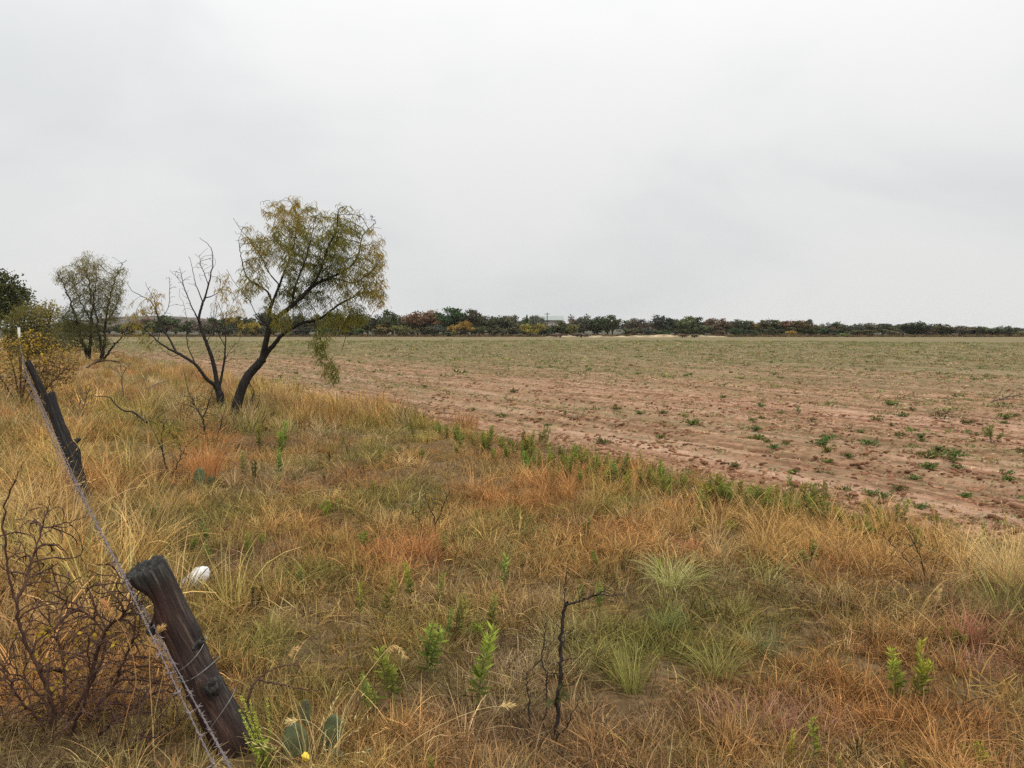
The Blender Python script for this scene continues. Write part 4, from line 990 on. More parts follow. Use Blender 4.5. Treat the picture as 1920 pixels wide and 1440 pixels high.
# ------------------------------------------------------------------ bare thorny stems in the near grass
traced_tree('thorny_sapling', 'black zigzag thorny stem with a bent side branch, standing nearest in the grass', 'sapling', 3.1, (1040, 1435), [
    ([(1034, 1450), (1040, 1410), (1040, 1380), (1048, 1330), (1044, 1320), (1051, 1270), (1050, 1230), (1053, 1180), (1060, 1135), (1063, 1131)], 0.0085, 0.0055, 0.05),
    ([(1061, 1134), (1075, 1131), (1090, 1126), (1108, 1118), (1125, 1112), (1142, 1100), (1152, 1090)], 0.005, 0.0015, -0.1), ([(1108, 1118), (1130, 1115), (1150, 1118), (1165, 1113), (1178, 1114)], 0.003, 0.0012, 0.1), ([(1060, 1135), (1057, 1105), (1062, 1075), (1064, 1062)], 0.003, 0.001, 0.1),
    ([(1037, 1400), (1046, 1380), (1062, 1365), (1070, 1340), (1085, 1310), (1095, 1280)], 0.0045, 0.0012, -0.15), ([(1051, 1260), (1060, 1240), (1072, 1225)], 0.002, 0.001, 0.1), ([(1053, 1180), (1040, 1168), (1036, 1160)], 0.002, 0.001, 0), ([(1051, 1200), (1062, 1188), (1080, 1180)], 0.002, 0.001, -0.1), ([(1048, 1330), (1030, 1310), (1020, 1300)], 0.003, 0.001, 0.05)],
    [(1036, 1315, 8, 10, 8, .3, 0)], dict(kind='flat', mat=M_oliveleaf, n=3, ln=0.03, spread=0.01, aspect=0.7, reach=0.06, name='leaves'), (M_bark, M_twig), 24, tip=0.0013, step=0.02, infl=0.3, kill=0.028, jit=0.15, inertia=0.8, S_trunk=6, bare=[(1060, 1230, 26, 90, 40, 0, 0), (1130, 1110, 40, 14, 14, 0, 0), (1062, 1090, 12, 30, 8, 0, 0)], amp=0.003)
traced_tree('thorny_sapling', 'crooked thin black stem just left of the zigzag thorny stem', 'sapling', 3.16, (1028, 1420), [
    ([(1024, 1440), (1028, 1400), (1018, 1360), (1026, 1320), (1024, 1270), (1016, 1235), (1020, 1205), (1025, 1170), (1024, 1150)], 0.0045, 0.0012, 0.1), ([(1016, 1235), (1006, 1245), (995, 1255), (975, 1262)], 0.003, 0.001, -0.1), ([(1020, 1215), (1035, 1205), (1040, 1185)], 0.002, 0.001, 0.1), ([(1025, 1270), (1038, 1262), (1048, 1270)], 0.002, 0.001, 0)],
    None, {}, (M_bark, M_twig), 25, tip=0.0013, step=0.02, infl=0.3, kill=0.028, jit=0.15, inertia=0.8, S_trunk=5, bare=[(1022, 1240, 20, 70, 40, 0, 0)], amp=0.004)
traced_tree('thorny_sapling', 'short dark stem left of the crooked black stem, in the near grass', 'sapling', 3.1, (988, 1420), [
    ([(990, 1442), (988, 1400), (992, 1350), (990, 1300), (986, 1262)], 0.006, 0.002, 0.1), ([(990, 1320), (975, 1340), (965, 1345)], 0.002, 0.001, 0), ([(992, 1350), (1003, 1320), (1008, 1300)], 0.002, 0.001, 0.1), ([(990, 1440), (975, 1390), (960, 1350), (946, 1320)], 0.0035, 0.001, -0.1)],
    None, {}, (M_bark, M_twig), 26, tip=0.0013, step=0.02, infl=0.3, kill=0.028, jit=0.15, inertia=0.8, S_trunk=5, bare=[(988, 1310, 18, 60, 28, 0, 0)], amp=0.003)
traced_tree('bare_sprout', 'fan of thin dark leafless shoots between the weeds and the zigzag stem', 'shrub', 3.75, (930, 1300), [
    ([(930, 1320), (925, 1280), (932, 1240), (940, 1200), (945, 1170)], 0.003, 0.001, 0.1), ([(932, 1318), (940, 1280), (955, 1250), (970, 1230), (1000, 1205)], 0.003, 0.001, -0.1), ([(928, 1318), (915, 1270), (912, 1220)], 0.003, 0.001, 0.1), ([(930, 1318), (930, 1270), (920, 1235), (925, 1190)], 0.0025, 0.001, -0.1), ([(935, 1318), (948, 1290), (958, 1262)], 0.0025, 0.001, 0.1)],
    None, {}, (M_redtwig, M_redtwig), 27, tip=0.0013, step=0.02, infl=0.3, kill=0.028, jit=0.15, inertia=0.8, S_trunk=5, bare=[(940, 1240, 30, 60, 40, 0, 0)], amp=0.004)
traced_tree('curved_branch', 'dark arched bare branch curving out of the grass at the right of the nearest post', 'branch', 3.1, (452, 1400), [
    ([(448, 1420), (455, 1380), (463, 1340), (468, 1302), (476, 1283), (490, 1268), (510, 1255), (535, 1247), (555, 1246)], 0.0085, 0.003, 0.15), ([(553, 1246), (560, 1235), (568, 1226), (577, 1217)], 0.003, 0.001, 0.1), ([(484, 1274), (505, 1280), (530, 1284), (560, 1291), (590, 1294), (603, 1292)], 0.0055, 0.0018, -0.1), ([(556, 1246), (563, 1252), (566, 1260)], 0.0025, 0.001, 0)],
    None, {}, (M_redtwig, M_redtwig), 28, tip=0.0013, step=0.02, infl=0.3, kill=0.028, jit=0.15, inertia=0.8, S_trunk=7, bare=[(560, 1245, 18, 12, 6, 0, 0), (590, 1292, 12, 8, 4, 0, 0)], amp=0.002)
# the big bare shrub in the lower left corner
rb = np.random.default_rng(31)
limbs = [([(105, 1420), (102, 1370), (95, 1310), (70, 1250), (40, 1180), (30, 1130), (12, 1050), (8, 960), (25, 905)], 0.012, 0.003, -0.25), ([(30, 1130), (48, 1090), (60, 1050), (80, 990), (92, 935)], 0.008, 0.002, 0.15),
         ([(110, 1420), (125, 1370), (140, 1330), (165, 1290), (190, 1240), (196, 1190), (150, 1140), (110, 1110), (70, 1075)], 0.010, 0.002, 0.2), ([(165, 1290), (180, 1230), (200, 1180), (235, 1150), (262, 1128), (282, 1136)], 0.009, 0.002, -0.15),
         ([(112, 1420), (150, 1380), (180, 1330), (215, 1280), (240, 1220), (255, 1170), (238, 1120), (222, 1080)], 0.009, 0.002, 0.25), ([(100, 1420), (80, 1360), (45, 1320), (20, 1280), (-10, 1220)], 0.010, 0.002, -0.2),
         ([(108, 1420), (110, 1360), (120, 1300), (118, 1240), (105, 1190), (80, 1150), (60, 1120)], 0.009, 0.002, 0.3), ([(104, 1420), (90, 1330), (60, 1290), (25, 1250), (0, 1235)], 0.008, 0.002, 0.1),
         ([(112, 1420), (170, 1390), (230, 1340), (290, 1300), (330, 1290)], 0.008, 0.002, -0.1), ([(118, 1425), (190, 1410), (260, 1385), (320, 1370), (360, 1330)], 0.008, 0.002, -0.15), ([(170, 1390), (220, 1390), (270, 1420)], 0.005, 0.002, 0), ([(110, 1420), (140, 1360), (160, 1310), (170, 1260), (165, 1210), (180, 1160), (170, 1110)], 0.007, 0.002, -0.3), ([(100, 1425), (60, 1390), (30, 1370), (-10, 1350)], 0.007, 0.002, 0), ([(240, 1220), (262, 1180), (258, 1150), (248, 1125)], 0.004, 0.0015, 0.1), ([(80, 990), (110, 985), (140, 975), (165, 970)], 0.003, 0.001, 0), ([(12, 1050), (35, 1030), (42, 990), (50, 960)], 0.003, 0.001, 0.1), ([(25, 905), (35, 890), (42, 870)], 0.002, 0.001, 0)]
traced_tree('bare_shrub', 'big tangled reddish-brown leafless shrub filling the near left corner by the leaning post', 'shrub', 3.1, (108, 1425), limbs,
    [(50, 1180, 40, 30, 20, .8, 0), (100, 1240, 60, 50, 26, .8, 0), (45, 1310, 40, 50, 24, .75, 0), (150, 1190, 40, 30, 14, .85, 0), (230, 1200, 30, 40, 10, .8, 0), (80, 1340, 40, 40, 20, .7, 0)],
    dict(kind='flat', mat=M_yellow, n=1, ln=0.022, spread=0.015, aspect=0.75, reach=0.03, name='leaves'), (M_redtwig, M_redtwig), 32, tip=0.0019, step=0.03, infl=0.5, kill=0.034, jit=0.10, inertia=0.95, S_trunk=7, amp=0.004,
    bare=[(130, 1200, 130, 95, 900, 0, 0.05), (180, 1310, 150, 85, 1200, 0, 0.05), (60, 1250, 70, 100, 380, 0, -.1), (70, 1030, 80, 90, 260, 0, 0), (200, 1400, 120, 40, 460, 0, 0), (180, 1120, 100, 50, 260, 0, .1), (235, 1180, 45, 75, 300, 0, 0), (290, 1330, 70, 70, 460, 0, -.1), (60, 1380, 70, 40, 200, 0, 0)])

# ------------------------------------------------------------------ fence: leaning cedar posts
def wood_post_mat(name='weathered_cedar', k=1.0):
    m, t = new_mat(name)
    o = N_(t, 'ShaderNodeOutputMaterial'); b = N_(t, 'ShaderNodeBsdfPrincipled'); b.inputs['Roughness'].default_value = 0.8; b.inputs['Specular IOR Level'].default_value = 0.3
    tcn = N_(t, 'ShaderNodeTexCoord')
    st = N_(t, 'ShaderNodeMapping'); st.inputs['Scale'].default_value = (1, 1, 0.07); t.links.new(tcn.outputs['Object'], st.inputs[0])
    n = N_(t, 'ShaderNodeTexNoise'); n.inputs['Scale'].default_value = 75; n.inputs['Detail'].default_value = 6; n.inputs['Roughness'].default_value = 0.7; t.links.new(st.outputs[0], n.inputs['Vector'])
    st2 = N_(t, 'ShaderNodeMapping'); st2.inputs['Scale'].default_value = (1, 1, 0.3); t.links.new(tcn.outputs['Object'], st2.inputs[0])
    n2_ = N_(t, 'ShaderNodeTexNoise'); n2_.inputs['Scale'].default_value = 11; n2_.inputs['Detail'].default_value = 3; t.links.new(st2.outputs[0], n2_.inputs['Vector'])
    grey = N_(t, 'ShaderNodeValToRGB'); set_ramp(grey, [(0.36, (0.006 * k, 0.0055 * k, 0.005 * k)), (0.52, (0.030 * k, 0.027 * k, 0.023 * k)), (0.68, (0.105 * k, 0.097 * k, 0.08 * k))]); t.links.new(n.outputs[0], grey.inputs[0])
    red = N_(t, 'ShaderNodeValToRGB'); set_ramp(red, [(0.35, (0.012 * k, 0.006 * k, 0.005 * k)), (0.55, (0.052 * k, 0.022 * k, 0.016 * k)), (0.7, (0.115 * k, 0.06 * k, 0.045 * k))]); t.links.new(n.outputs[0], red.inputs[0])
    # the heartwood shows on the side where the sapwood has fallen off (mesh attribute)
    at = N_(t, 'ShaderNodeAttribute', attribute_name='var')
    ad = N_(t, 'ShaderNodeMath', operation='MULTIPLY_ADD'); ad.inputs[1].default_value = 1.3; ad.inputs[2].default_value = -0.65; t.links.new(n2_.outputs[0], ad.inputs[0])
    a2 = N_(t, 'ShaderNodeMath', operation='ADD', use_clamp=True); t.links.new(at.outputs['Fac'], a2.inputs[0]); t.links.new(ad.outputs[0], a2.inputs[1])
    mxc = N_(t, 'ShaderNodeMix', data_type='RGBA'); t.links.new(a2.outputs[0], mxc.inputs[0]); t.links.new(grey.outputs[0], mxc.inputs[6]); t.links.new(red.outputs[0], mxc.inputs[7])
    t.links.new(mxc.outputs[2], b.inputs['Base Color'])
    bp = N_(t, 'ShaderNodeBump'); bp.inputs['Strength'].default_value = 0.9; bp.inputs['Distance'].default_value = 0.012; t.links.new(n.outputs[0], bp.inputs['Height']); t.links.new(bp.outputs[0], b.inputs['Normal'])
    t.links.new(b.outputs[0], o.inputs[0])
    return m
M_cedar = wood_post_mat(); M_cedar_dark = wood_post_mat('blackened_cedar', 0.45)
M_wire = plain_mat('galvanised_wire', (0.20, 0.165, 0.165), 0.55, 0.4, 0.35, 60)
M_tie = plain_mat('tie_wire', (0.22, 0.21, 0.20), 0.5, 0.6, 0.3, 60)
def post_frame(base, top):
    ez = unit(np.asarray(top) - np.asarray(base)); ex = np.array([1.0, 0, 0]); ex = unit(ex - ez * ex.dot(ez)); ey = np.cross(ez, ex)
    return np.stack([ex, ey, ez], 1), float(np.linalg.norm(np.asarray(top) - np.asarray(base)))
def post_body(L, r_of, bumps, seed, rings=70, S=48, flare=None, slant=0.0, slant_y=0.0, red=0.8, below=0.35):
    """lathe-like trunk along +z with ridges of grain, knots and a rough cut top"""
    zz = np.linspace(-below, L, rings); th = np.arange(S) * 2 * PI / S
    Z, TH = np.meshgrid(zz, th, indexing='ij')
    t = Z / L
    rr = r_of(t)
    rr = rr * (1 + 0.10 * (fbm(TH * 1.3 + 5 * np.cos(TH), Z * 2.5, seed, 3) - 0.5) * 2)
    lines = fbm(np.cos(TH) * 5 + 10, np.sin(TH) * 5 + Z * 0.9, seed + 5, 3); fine = fbm(np.cos(TH) * 14 + 30, np.sin(TH) * 14 + Z * 1.3 + 20, seed + 7, 2)
    rr = rr + 0.009 * (lines - 0.5) - 0.012 * np.clip(0.40 - fine, 0, 1)
    cx_ = 0.012 * np.sin(t * 5 + seed); cy_ = 0.01 * np.cos(t * 4 + seed)
    for (bz, bth, h, sz, sth) in bumps:
        dth = np.angle(np.exp(1j * (TH - bth)))
        rr = rr + h * np.exp(-((Z - bz) / sz) ** 2 - (dth / sth) ** 2)
    if flare: rr = rr + flare(t, TH)
    X = rr * np.cos(TH) + cx_; Y = rr * np.sin(TH) + cy_
    Zt = Z + np.where(t > 0.9, (t - 0.9) / 0.1 * (slant * X + slant_y * Y + 0.012 * (fine - 0.5) * 2), 0)
    V = np.stack([X, Y, Zt], -1)
    ii = np.arange(rings * S).reshape(rings, S); n2_ = np.roll(ii, -1, 1)
    q = np.stack([ii[:-1], n2_[:-1], n2_[1:], ii[1:]], -1).reshape(-1, 4)
    mb = MB()
    redness = red * (0.5 + 0.5 * np.cos(TH - R(215))) ** 0.8 + 0.08 - 0.7 * sstep(0.88, 0.97, t)
    mb.add(V.reshape(-1, 3), q, redness.ravel())
    # rough top: rings shrinking inwards with a weathered dish
    c = V[-1].mean(0); prev = V[-1]; off = len(zz) * S - S
    for s, dz in ((0.92, 0.006), (0.7, 0.002), (0.4, -0.008), (0.12, -0.006)):
        ring = c + (V[-1] - c) * s; ring[:, 2] += dz + 0.012 * (vnoise(ring[:, 0] * 60, ring[:, 1] * 60, seed) - 0.5)
        mb.add(ring, np.zeros((0, 4), int), -0.2)
        a = mb.n - S; i0 = off + np.arange(S); i1 = a + np.arange(S)
        mb.f.append(np.stack([i0, np.roll(i0, -1), np.roll(i1, -1), i1], -1)); off = a
    mb.f.append((off + np.arange(S))[None, :])
    return mb
def knot_stub(r0, ln, seed, ring=False):
    rng = np.random.default_rng(seed); S = 14; K = 6; mb = MB()
    z = np.linspace(-r0 * 0.8, ln, K); rad = r0 * np.array([1.35, 1.15, 1.0, 0.95, 0.85, 0.6]) * (0.9 + 0.2 * rng.random(K))
    th = np.arange(S) * 2 * PI / S
    V = np.stack([(rad[:, None] * (1 + 0.15 * np.sin(th * 3 + seed)[None] + 0.08 * rng.normal(size=(K, S)))) * np.cos(th), rad[:, None] * (1 + 0.1 * np.cos(th * 2)[None]) * np.sin(th), np.repeat(z[:, None], S, 1)], -1)
    ii = np.arange(K * S).reshape(K, S); n2_ = np.roll(ii, -1, 1)
    mb.add(V.reshape(-1, 3), np.stack([ii[:-1], n2_[:-1], n2_[1:], ii[1:]], -1).reshape(-1, 4), 0.0)
    c = V[-1].mean(0); inner = c + (V[-1] - c) * 0.5; inner[:, 2] -= 0.5 * r0 if ring else -0.1 * r0
    mb.add(inner, np.zeros((0, 4), int), 0.0); i0 = (K - 1) * S + np.arange(S); i1 = mb.n - S + np.arange(S)
    mb.f.append(np.stack([i0, np.roll(i0, -1), np.roll(i1, -1), i1], -1)); mb.f.append(i1[None, :])
    return mb
def make_post(name, label, base, top, r0, r1, bumps, seed, mat=None, **kw):
    Mx, L = post_frame(base, top)
    t = thing(name, label, 'fence post', base, group='weathered fence posts')
    t.rotation_euler = Matrix(Mx.tolist()).to_euler()
    body = post_body(L, lambda q: r0 + (r1 - r0) * np.clip(q, 0, 1), bumps, seed, **kw)
    o = bpy.data.objects.new('post_wood', body.mesh('post_wood', True)); COL.objects.link(o); o.data.materials.append(mat or M_cedar); o.parent = t
    return t, Mx, L
def stub(t, z, th, r, rad, ln, seed, tiltz=0.3, name='branch_stub', ring=False):
    o = bpy.data.objects.new(name, knot_stub(rad, ln, seed, ring).mesh(name, True)); COL.objects.link(o); o.data.materials.append(M_cedar); o.parent = t
    d = Vector((math.cos(th), math.sin(th), tiltz)).normalized()
    o.location = (r * math.cos(th), r * math.sin(th), z); o.rotation_euler = d.to_track_quat('Z', 'Y').to_euler()
b1 = G(450, 1400); u1, v1 = xy2uv(b1[0], b1[1])
tp1 = P(275, 1066, 3.02)
# theta 0 is to the right of the picture, -90 degrees towards the road, 180 to the left
flare1 = lambda t, th: sstep(0.86, 0.97, t) * (0.004 + 0.034 * np.clip(np.cos(th - PI), 0, 1) ** 2) - 0.014 * np.exp(-((t - 0.84) / 0.05) ** 2) * np.clip(-np.cos(th), 0, 1)
p1, M1, L1 = make_post('fence_post', 'thick leaning grey cedar post nearest the camera, with knots and tie wires', b1, tp1, 0.077, 0.059, [(0.60, PI * 1.02, 0.042, 0.045, 0.45), (0.30, -1.0, 0.03, 0.06, 0.4), (0.52, 0.0, 0.015, 0.04, 0.4), (0.33, 2.9, 0.012, 0.05, 0.4)], 3, flare=flare1, slant=-0.12, slant_y=0.28, red=0.95)
stub(p1, 0.47, -0.25, 0.066, 0.020, 0.022, 5, name='knot', ring=True)
stub(p1, 0.30, -0.95, 0.089, 0.034, 0.020, 7, name='knot', ring=True)
stub(p1, 0.27, PI - 0.2, 0.072, 0.017, 0.045, 9, 0.05)
stub(p1, 0.595, PI + 0.15, 0.092, 0.024, 0.02, 12, -0.25)
def tie(t, z0, z1, r, turns, seed, tail=0.0):
    a = np.linspace(-PI * 1.02, 0.15, 36) if turns < 1 else np.linspace(-PI, PI * (2 * turns - 1), int(44 * turns))
    z = np.linspace(z0, z1, len(a)) + 0.006 * np.sin(a * 2 + seed)
    pts = np.stack([r * np.cos(a), r * np.sin(a), z], -1)
    mb = MB(); tubes(mb, pts, np.full(len(pts), 0.0017), 5)
    o = bpy.data.objects.new('tie_wire', mb.mesh('tie_wire', True)); COL.objects.link(o); o.data.materials.append(M_tie); o.parent = t
tie(p1, 0.385, 0.47, 0.083, 0.5, 1); tie(p1, 0.375, 0.365, 0.086, 1.0, 2); tie(p1, 0.10, 0.235, 0.093, 0.5, 3)
# second and third posts farther along
b2 = G(163, 950); tp2 = P(95, 738, 7.55)
p2, M2, L2 = make_post('fence_post', 'dark leaning cedar post with a split side, second along the fence', b2, tp2, 0.064, 0.050, [(0.55, 0.2, 0.04, 0.10, 0.4), (0.75, -0.2, 0.02, 0.08, 0.3)], 13, M_cedar_dark, red=0.1)
b3 = G(112, 822); tp3 = P(52, 678, 11.9)
p3, M3, L3 = make_post('fence_post', 'thin far leaning post standing in the yellow shrub, third along the fence', b3, tp3, 0.062, 0.046, [(0.8, 0.0, 0.02, 0.1, 0.4)], 23, M_cedar_dark, red=0.1)
stub(p2, L2 * 0.55, 0.2, 0.10, 0.022, 0.03, 14)
# steel post with a white painted tip in the yellow shrub
M_steel = plain_mat('painted_green_steel', (0.05, 0.055, 0.045), 0.6, 0.2, 0.4, 20); M_white = plain_mat('white_paint', (0.80, 0.80, 0.76), 0.55, 0, 0.06, 30)
s0 = P(40, 760, 18.6); s0[2] = float(hz(s0[0], s0[1])); sT = P(35, 614, 18.6)
tpost = thing('steel_post', 'slim steel fence post with a white painted tip rising out of the yellow shrub', 'fence post', s0)
def tee(z0, z1, name, mat, grow=0.0):
    mb = MB(); wv, th_ = 0.036 + grow, 0.006 + grow
    for (ax, ay, bx_, by_) in ((-wv / 2, -th_ / 2, wv / 2, th_ / 2), (-th_ / 2, th_ / 2 + 0.0005, th_ / 2, th_ / 2 + 0.034)):
        V = np.array([[ax, ay, z0], [bx_, ay, z0], [bx_, by_, z0], [ax, by_, z0], [ax, ay, z1], [bx_, ay, z1], [bx_, by_, z1], [ax, by_, z1]])
        mb.add(V, [[0, 3, 2, 1], [4, 5, 6, 7], [0, 1, 5, 4], [1, 2, 6, 5], [2, 3, 7, 6], [3, 0, 4, 7]])
    o = bpy.data.objects.new(name, mb.mesh(name)); COL.objects.link(o); o.data.materials.append(mat); o.parent = tpost
HT = float(sT[2] - s0[2]); lean = (sT - s0) / HT
tpost.rotation_euler = (0, math.atan(lean[0]), 0)
tee(-0.4, HT - 0.24, 'post_blade', M_steel); tee(HT - 0.24, HT, 'white_tip', M_white, 0.012)
# barbed wires: two twisted strands with barbs, stapled to the leaning posts
def on_post(base, top, t, off): return np.asarray(base) + (np.asarray(top) - np.asarray(base)) * t + np.array([-off * 0.9, -off * 0.5, 0])
far = [s0 + (sT - s0) * q for q in (0.86, 0.66, 0.47, 0.30)]
def barbed(label, ts, seed, sag):
    rng = np.random.default_rng(seed)
    k1 = on_post(b1, tp1, ts[0], 0.075 if ts[0] < .9 else 0.09); k2 = on_post(b2, tp2, ts[1], 0.10); k3 = on_post(b3, tp3, ts[2], 0.07); k4 = far[ts[3]]
    dirn = unit(k1 - k2); k0 = k1 + dirn * 2.9 + np.array([0, 0, 0.02])
    path = []
    for (a, b, sg) in ((k0, k1, 0.0), (k1, k2, sag), (k2, k3, sag), (k3, k4, sag)):
        n = max(8, int(np.linalg.norm(b - a) / 0.012)); s = np.linspace(0, 1, n, endpoint=False)[:, None]
        q = a + (b - a) * s; q[:, 2] -= (4 * s * (1 - s))[:, 0] * sg; path.append(q)
    path = np.concatenate(path)
    t = thing('barbed_wire', label, 'wire', path[0], group='barbed wires of the fence')
    tang = unit(np.gradient(path, axis=0)); s1 = unit(np.cross(tang, np.array([0, 0, 1.0]))); s2 = np.cross(s1, tang)
    dist = np.concatenate([[0], np.cumsum(np.linalg.norm(np.diff(path, axis=0), axis=1))])
    for ph in (0, PI):
        a = dist * 2 * PI / 0.075 + ph
        pp = path + 0.0016 * (np.cos(a)[:, None] * s1 + np.sin(a)[:, None] * s2)
        mb = MB(); tubes(mb, pp, np.full(len(pp), 0.0012), 4)
        obj('wire_strand', mb.mesh('wire_strand', True, t.location), M_wire, t)
    mb = MB(); d = 0.05
    while d < dist[-1] - 0.05:
        c = np.array([np.interp(d, dist, path[:, k]) for k in range(3)]); i = min(np.searchsorted(dist, d), len(path) - 1)
        a = np.linspace(0, 4 * PI, 14); coil = c + np.outer(np.linspace(-0.006, 0.006, 14), tang[i]) + 0.0044 * (np.cos(a)[:, None] * s1[i] + np.sin(a)[:, None] * s2[i])
        tubes(mb, coil, np.full(14, 0.0011), 4)
        for q in range(4):
            f = rng.normal(size=3); f = unit(f - tang[i] * f.dot(tang[i]) * 0.7)
            tubes(mb, np.stack([c, c + f * 0.009, c + f * 0.019]), np.array([0.0014, 0.0012, 0.0004]), 4)
        d += 0.13 + rng.normal() * 0.008
    o = obj('barbs', mb.mesh('barbs', False, t.location), M_wire, t); o['kind'] = 'stuff'
barbed('topmost barbed wire strand running from the nearest post top to the second post', (0.97, 0.93, 0.93, 0), 1, 0.03)
barbed('second barbed wire strand below the topmost, passing the nearest post at its upper knot', (0.70, 0.72, 0.74, 1), 2, 0.05)
barbed('third barbed wire strand, stapled low on the nearest post above its side stub', (0.42, 0.50, 0.55, 2), 3, 0.02)
barbed('lowest barbed wire strand, half hidden in the grass along the posts', (0.17, 0.28, 0.36, 3), 4, 0.02)

# ------------------------------------------------------------------ white bag, cactus, leaf, fallen wood
M_bag = plain_mat('white_plastic', (0.66, 0.66, 0.64), 0.4, 0, 0.16, 30)
gb = G(368, 1103)
t_ = np.linspace(0, PI, 26)[:, None]; f_ = np.linspace(0, 2 * PI, 44, endpoint=False)[None, :]
n_ = 1 + 0.20 * (fbm(np.cos(f_) * 1.5 + 4 + t_ * 0, np.sin(f_) * 1.5 + t_ * 1.5, 5, 3) - .5) * 2 + 0.05 * np.abs(np.sin(f_ * 7 + 5 * fbm(t_ * 3 + f_ * 0, f_ * 1.0 + t_ * 0, 8, 2))) * np.sin(t_) + 0.10 * (fbm(f_ * 4 + t_ * 0, t_ * 5 + f_ * 0, 15, 3) - .5)
Vb = np.stack([0.058 * n_ * np.sin(t_) * np.cos(f_), 0.05 * n_ * np.sin(t_) * np.sin(f_), 0.052 * n_ * np.cos(t_) + 0.03 + 0.5 * 0.058 * np.sin(t_) * np.cos(f_)], -1)
ii = np.arange(26 * 44).reshape(26, 44); nx_ = np.roll(ii, -1, 1); mb = MB(); mb.add(Vb.reshape(-1, 3), np.stack([ii[:-1], ii[1:], nx_[1:], nx_[:-1]], -1).reshape(-1, 4))
bag = obj('plastic_bag', mb.mesh('plastic_bag', True), M_bag, None, gb + np.array([0, 0, 0.02])); bag.rotation_euler = (0, 0, 0.3)
bag.scale = (1.5, 1.2, 1.35)
tag(bag, 'crumpled white bag lying in the grass behind the nearest post', 'bag')
M_pad = plain_mat('cactus_skin', (0.070, 0.085, 0.030), 0.6, 0, 0.5, 16); M_spine = plain_mat('cactus_spine', (0.12, 0.08, 0.05), 0.7)
def pad_mesh(w_, h_, th_, seed):
    rng = np.random.default_rng(seed); nz, ns = 14, 20; mb = MB(); V = []
    for i in range(nz):
        s = i / (nz - 1); prof = math.sin(PI * min(1, (0.06 + s * 0.94))) ** 0.55 if 0 < s < 1 else 0.12
        prof *= 0.62 + 0.38 * s
        a = np.arange(ns) * 2 * PI / ns
        V.append(np.stack([w_ / 2 * prof * np.cos(a), th_ / 2 * (0.4 + 0.6 * prof) * np.sin(a), np.full(ns, s * h_)], -1))
    V = np.array(V); ii = np.arange(nz * ns).reshape(nz, ns); n2_ = np.roll(ii, -1, 1)
    mb.add(V.reshape(-1, 3), np.stack([ii[:-1], n2_[:-1], n2_[1:], ii[1:]], -1).reshape(-1, 4)); mb.f.append(ii[-1][None, :]); mb.f.append(ii[0][::-1][None, :])
    sp = MB()
    for i in range(1, 6):
        for j in range(-2, 3):
            for sgn in (1, -1):
                s = i / 6; x_ = (j + (i % 2) * 0.5) * w_ * 0.17; half = w_ / 2 * (math.sin(PI * (0.06 + s * .94)) ** .55) * (.62 + .38 * s)
                if abs(x_) > half * 0.9: continue
                y_ = sgn * th_ / 2 * (0.4 + .6 * half / (w_ / 2)) * math.sqrt(max(0.02, 1 - (x_ / half) ** 2))
                V2, F2 = rocky(rng, 0.0036); sp.add(V2 + np.array([x_, y_, s * h_]), F2)
                for q in range(2):
                    dd_ = unit(np.array([rng.normal() * .5, sgn * 1.0, rng.normal() * .5 + .2])); o_ = np.array([x_, y_, s * h_]); tubes(sp, np.stack([o_, o_ + dd_ * 0.010, o_ + dd_ * 0.02]), np.array([.0006, .0005, .0002]), 3)
    return mb, sp
def cactus(label, loc, pads):
    t = thing('prickly_pear', label, 'cactus', loc)
    for k, (dx, dy, dz, w_, h_, rz, tx, ty) in enumerate(pads):
        mb, sp = pad_mesh(w_, h_, w_ * 0.14, 60 + k)
        o = bpy.data.objects.new('cactus_pad', mb.mesh('cactus_pad', True)); COL.objects.link(o); o.data.materials.append(M_pad); o.parent = t; o.location = (dx, dy, dz); o.rotation_euler = (tx, ty, rz)
        s = bpy.data.objects.new('spines', sp.mesh('spines')); COL.objects.link(s); s.data.materials.append(M_spine); s.parent = o; s['kind'] = 'stuff'
cactus('prickly pear with two large green pads in front of the arched branch', G(585, 1425), [(-0.055, 0.0, -0.04, 0.125, 0.18, 0.25, -.25, -.1), (0.05, 0.03, -0.04, 0.11, 0.20, -0.2, -.2, .12), (-0.03, 0.05, 0.11, 0.05, 0.11, 0.4, -.1, -.05)])
cactus('small dark cactus pads half buried in grass right of the two-pad prickly pear', G(655, 1438), [(-0.03, 0, -0.02, 0.075, 0.085, 0.3, -.4, -.3), (0.045, 0.01, -0.02, 0.08, 0.09, -0.3, -.3, .3)])
cactus('lone rounded cactus pad showing through rust grass before the nearer sapling', G(373, 915), [(0, 0, -0.02, 0.15, 0.24, 0.2, -.1, .05), (0.08, .04, -0.02, 0.1, 0.15, -0.3, -.1, .3)])
def stick(name, label, pts, r0, r1, mat, cat='branch', S=7, jit=0.0):
    c = catmull(np.array(pts), 6); rng = np.random.default_rng(len(c)); c = c + rng.normal(size=c.shape) * jit
    mb = MB(); rr = np.linspace(r0, r1, len(c)) * (0.9 + 0.25 * rng.random(len(c))); tubes(mb, c, rr, S)
    o = obj(name, mb.mesh(name, True, c[0]), mat, None, Vector(c[0].tolist())); tag(o, label, cat); return o
stick('fallen_branch', 'black crooked dead branch lying in yellow grass between the two saplings and second post', [P(275, 792, 11.6), P(262, 782, 11.8), P(248, 772, 11.8), P(232, 770, 11.9), P(216, 758, 12.0), P(205, 745, 12.1), P(180, 743, 12.2)], 0.018, 0.006, M_bark)
stick('fallen_branch', 'dark dead branch arching over the grass at the foot of the many-stemmed mesquite', [P(160, 692, 33), P(175, 682, 33), P(190, 677, 33), P(205, 676, 33), P(224, 679, 33)], 0.05, 0.03, M_bark)
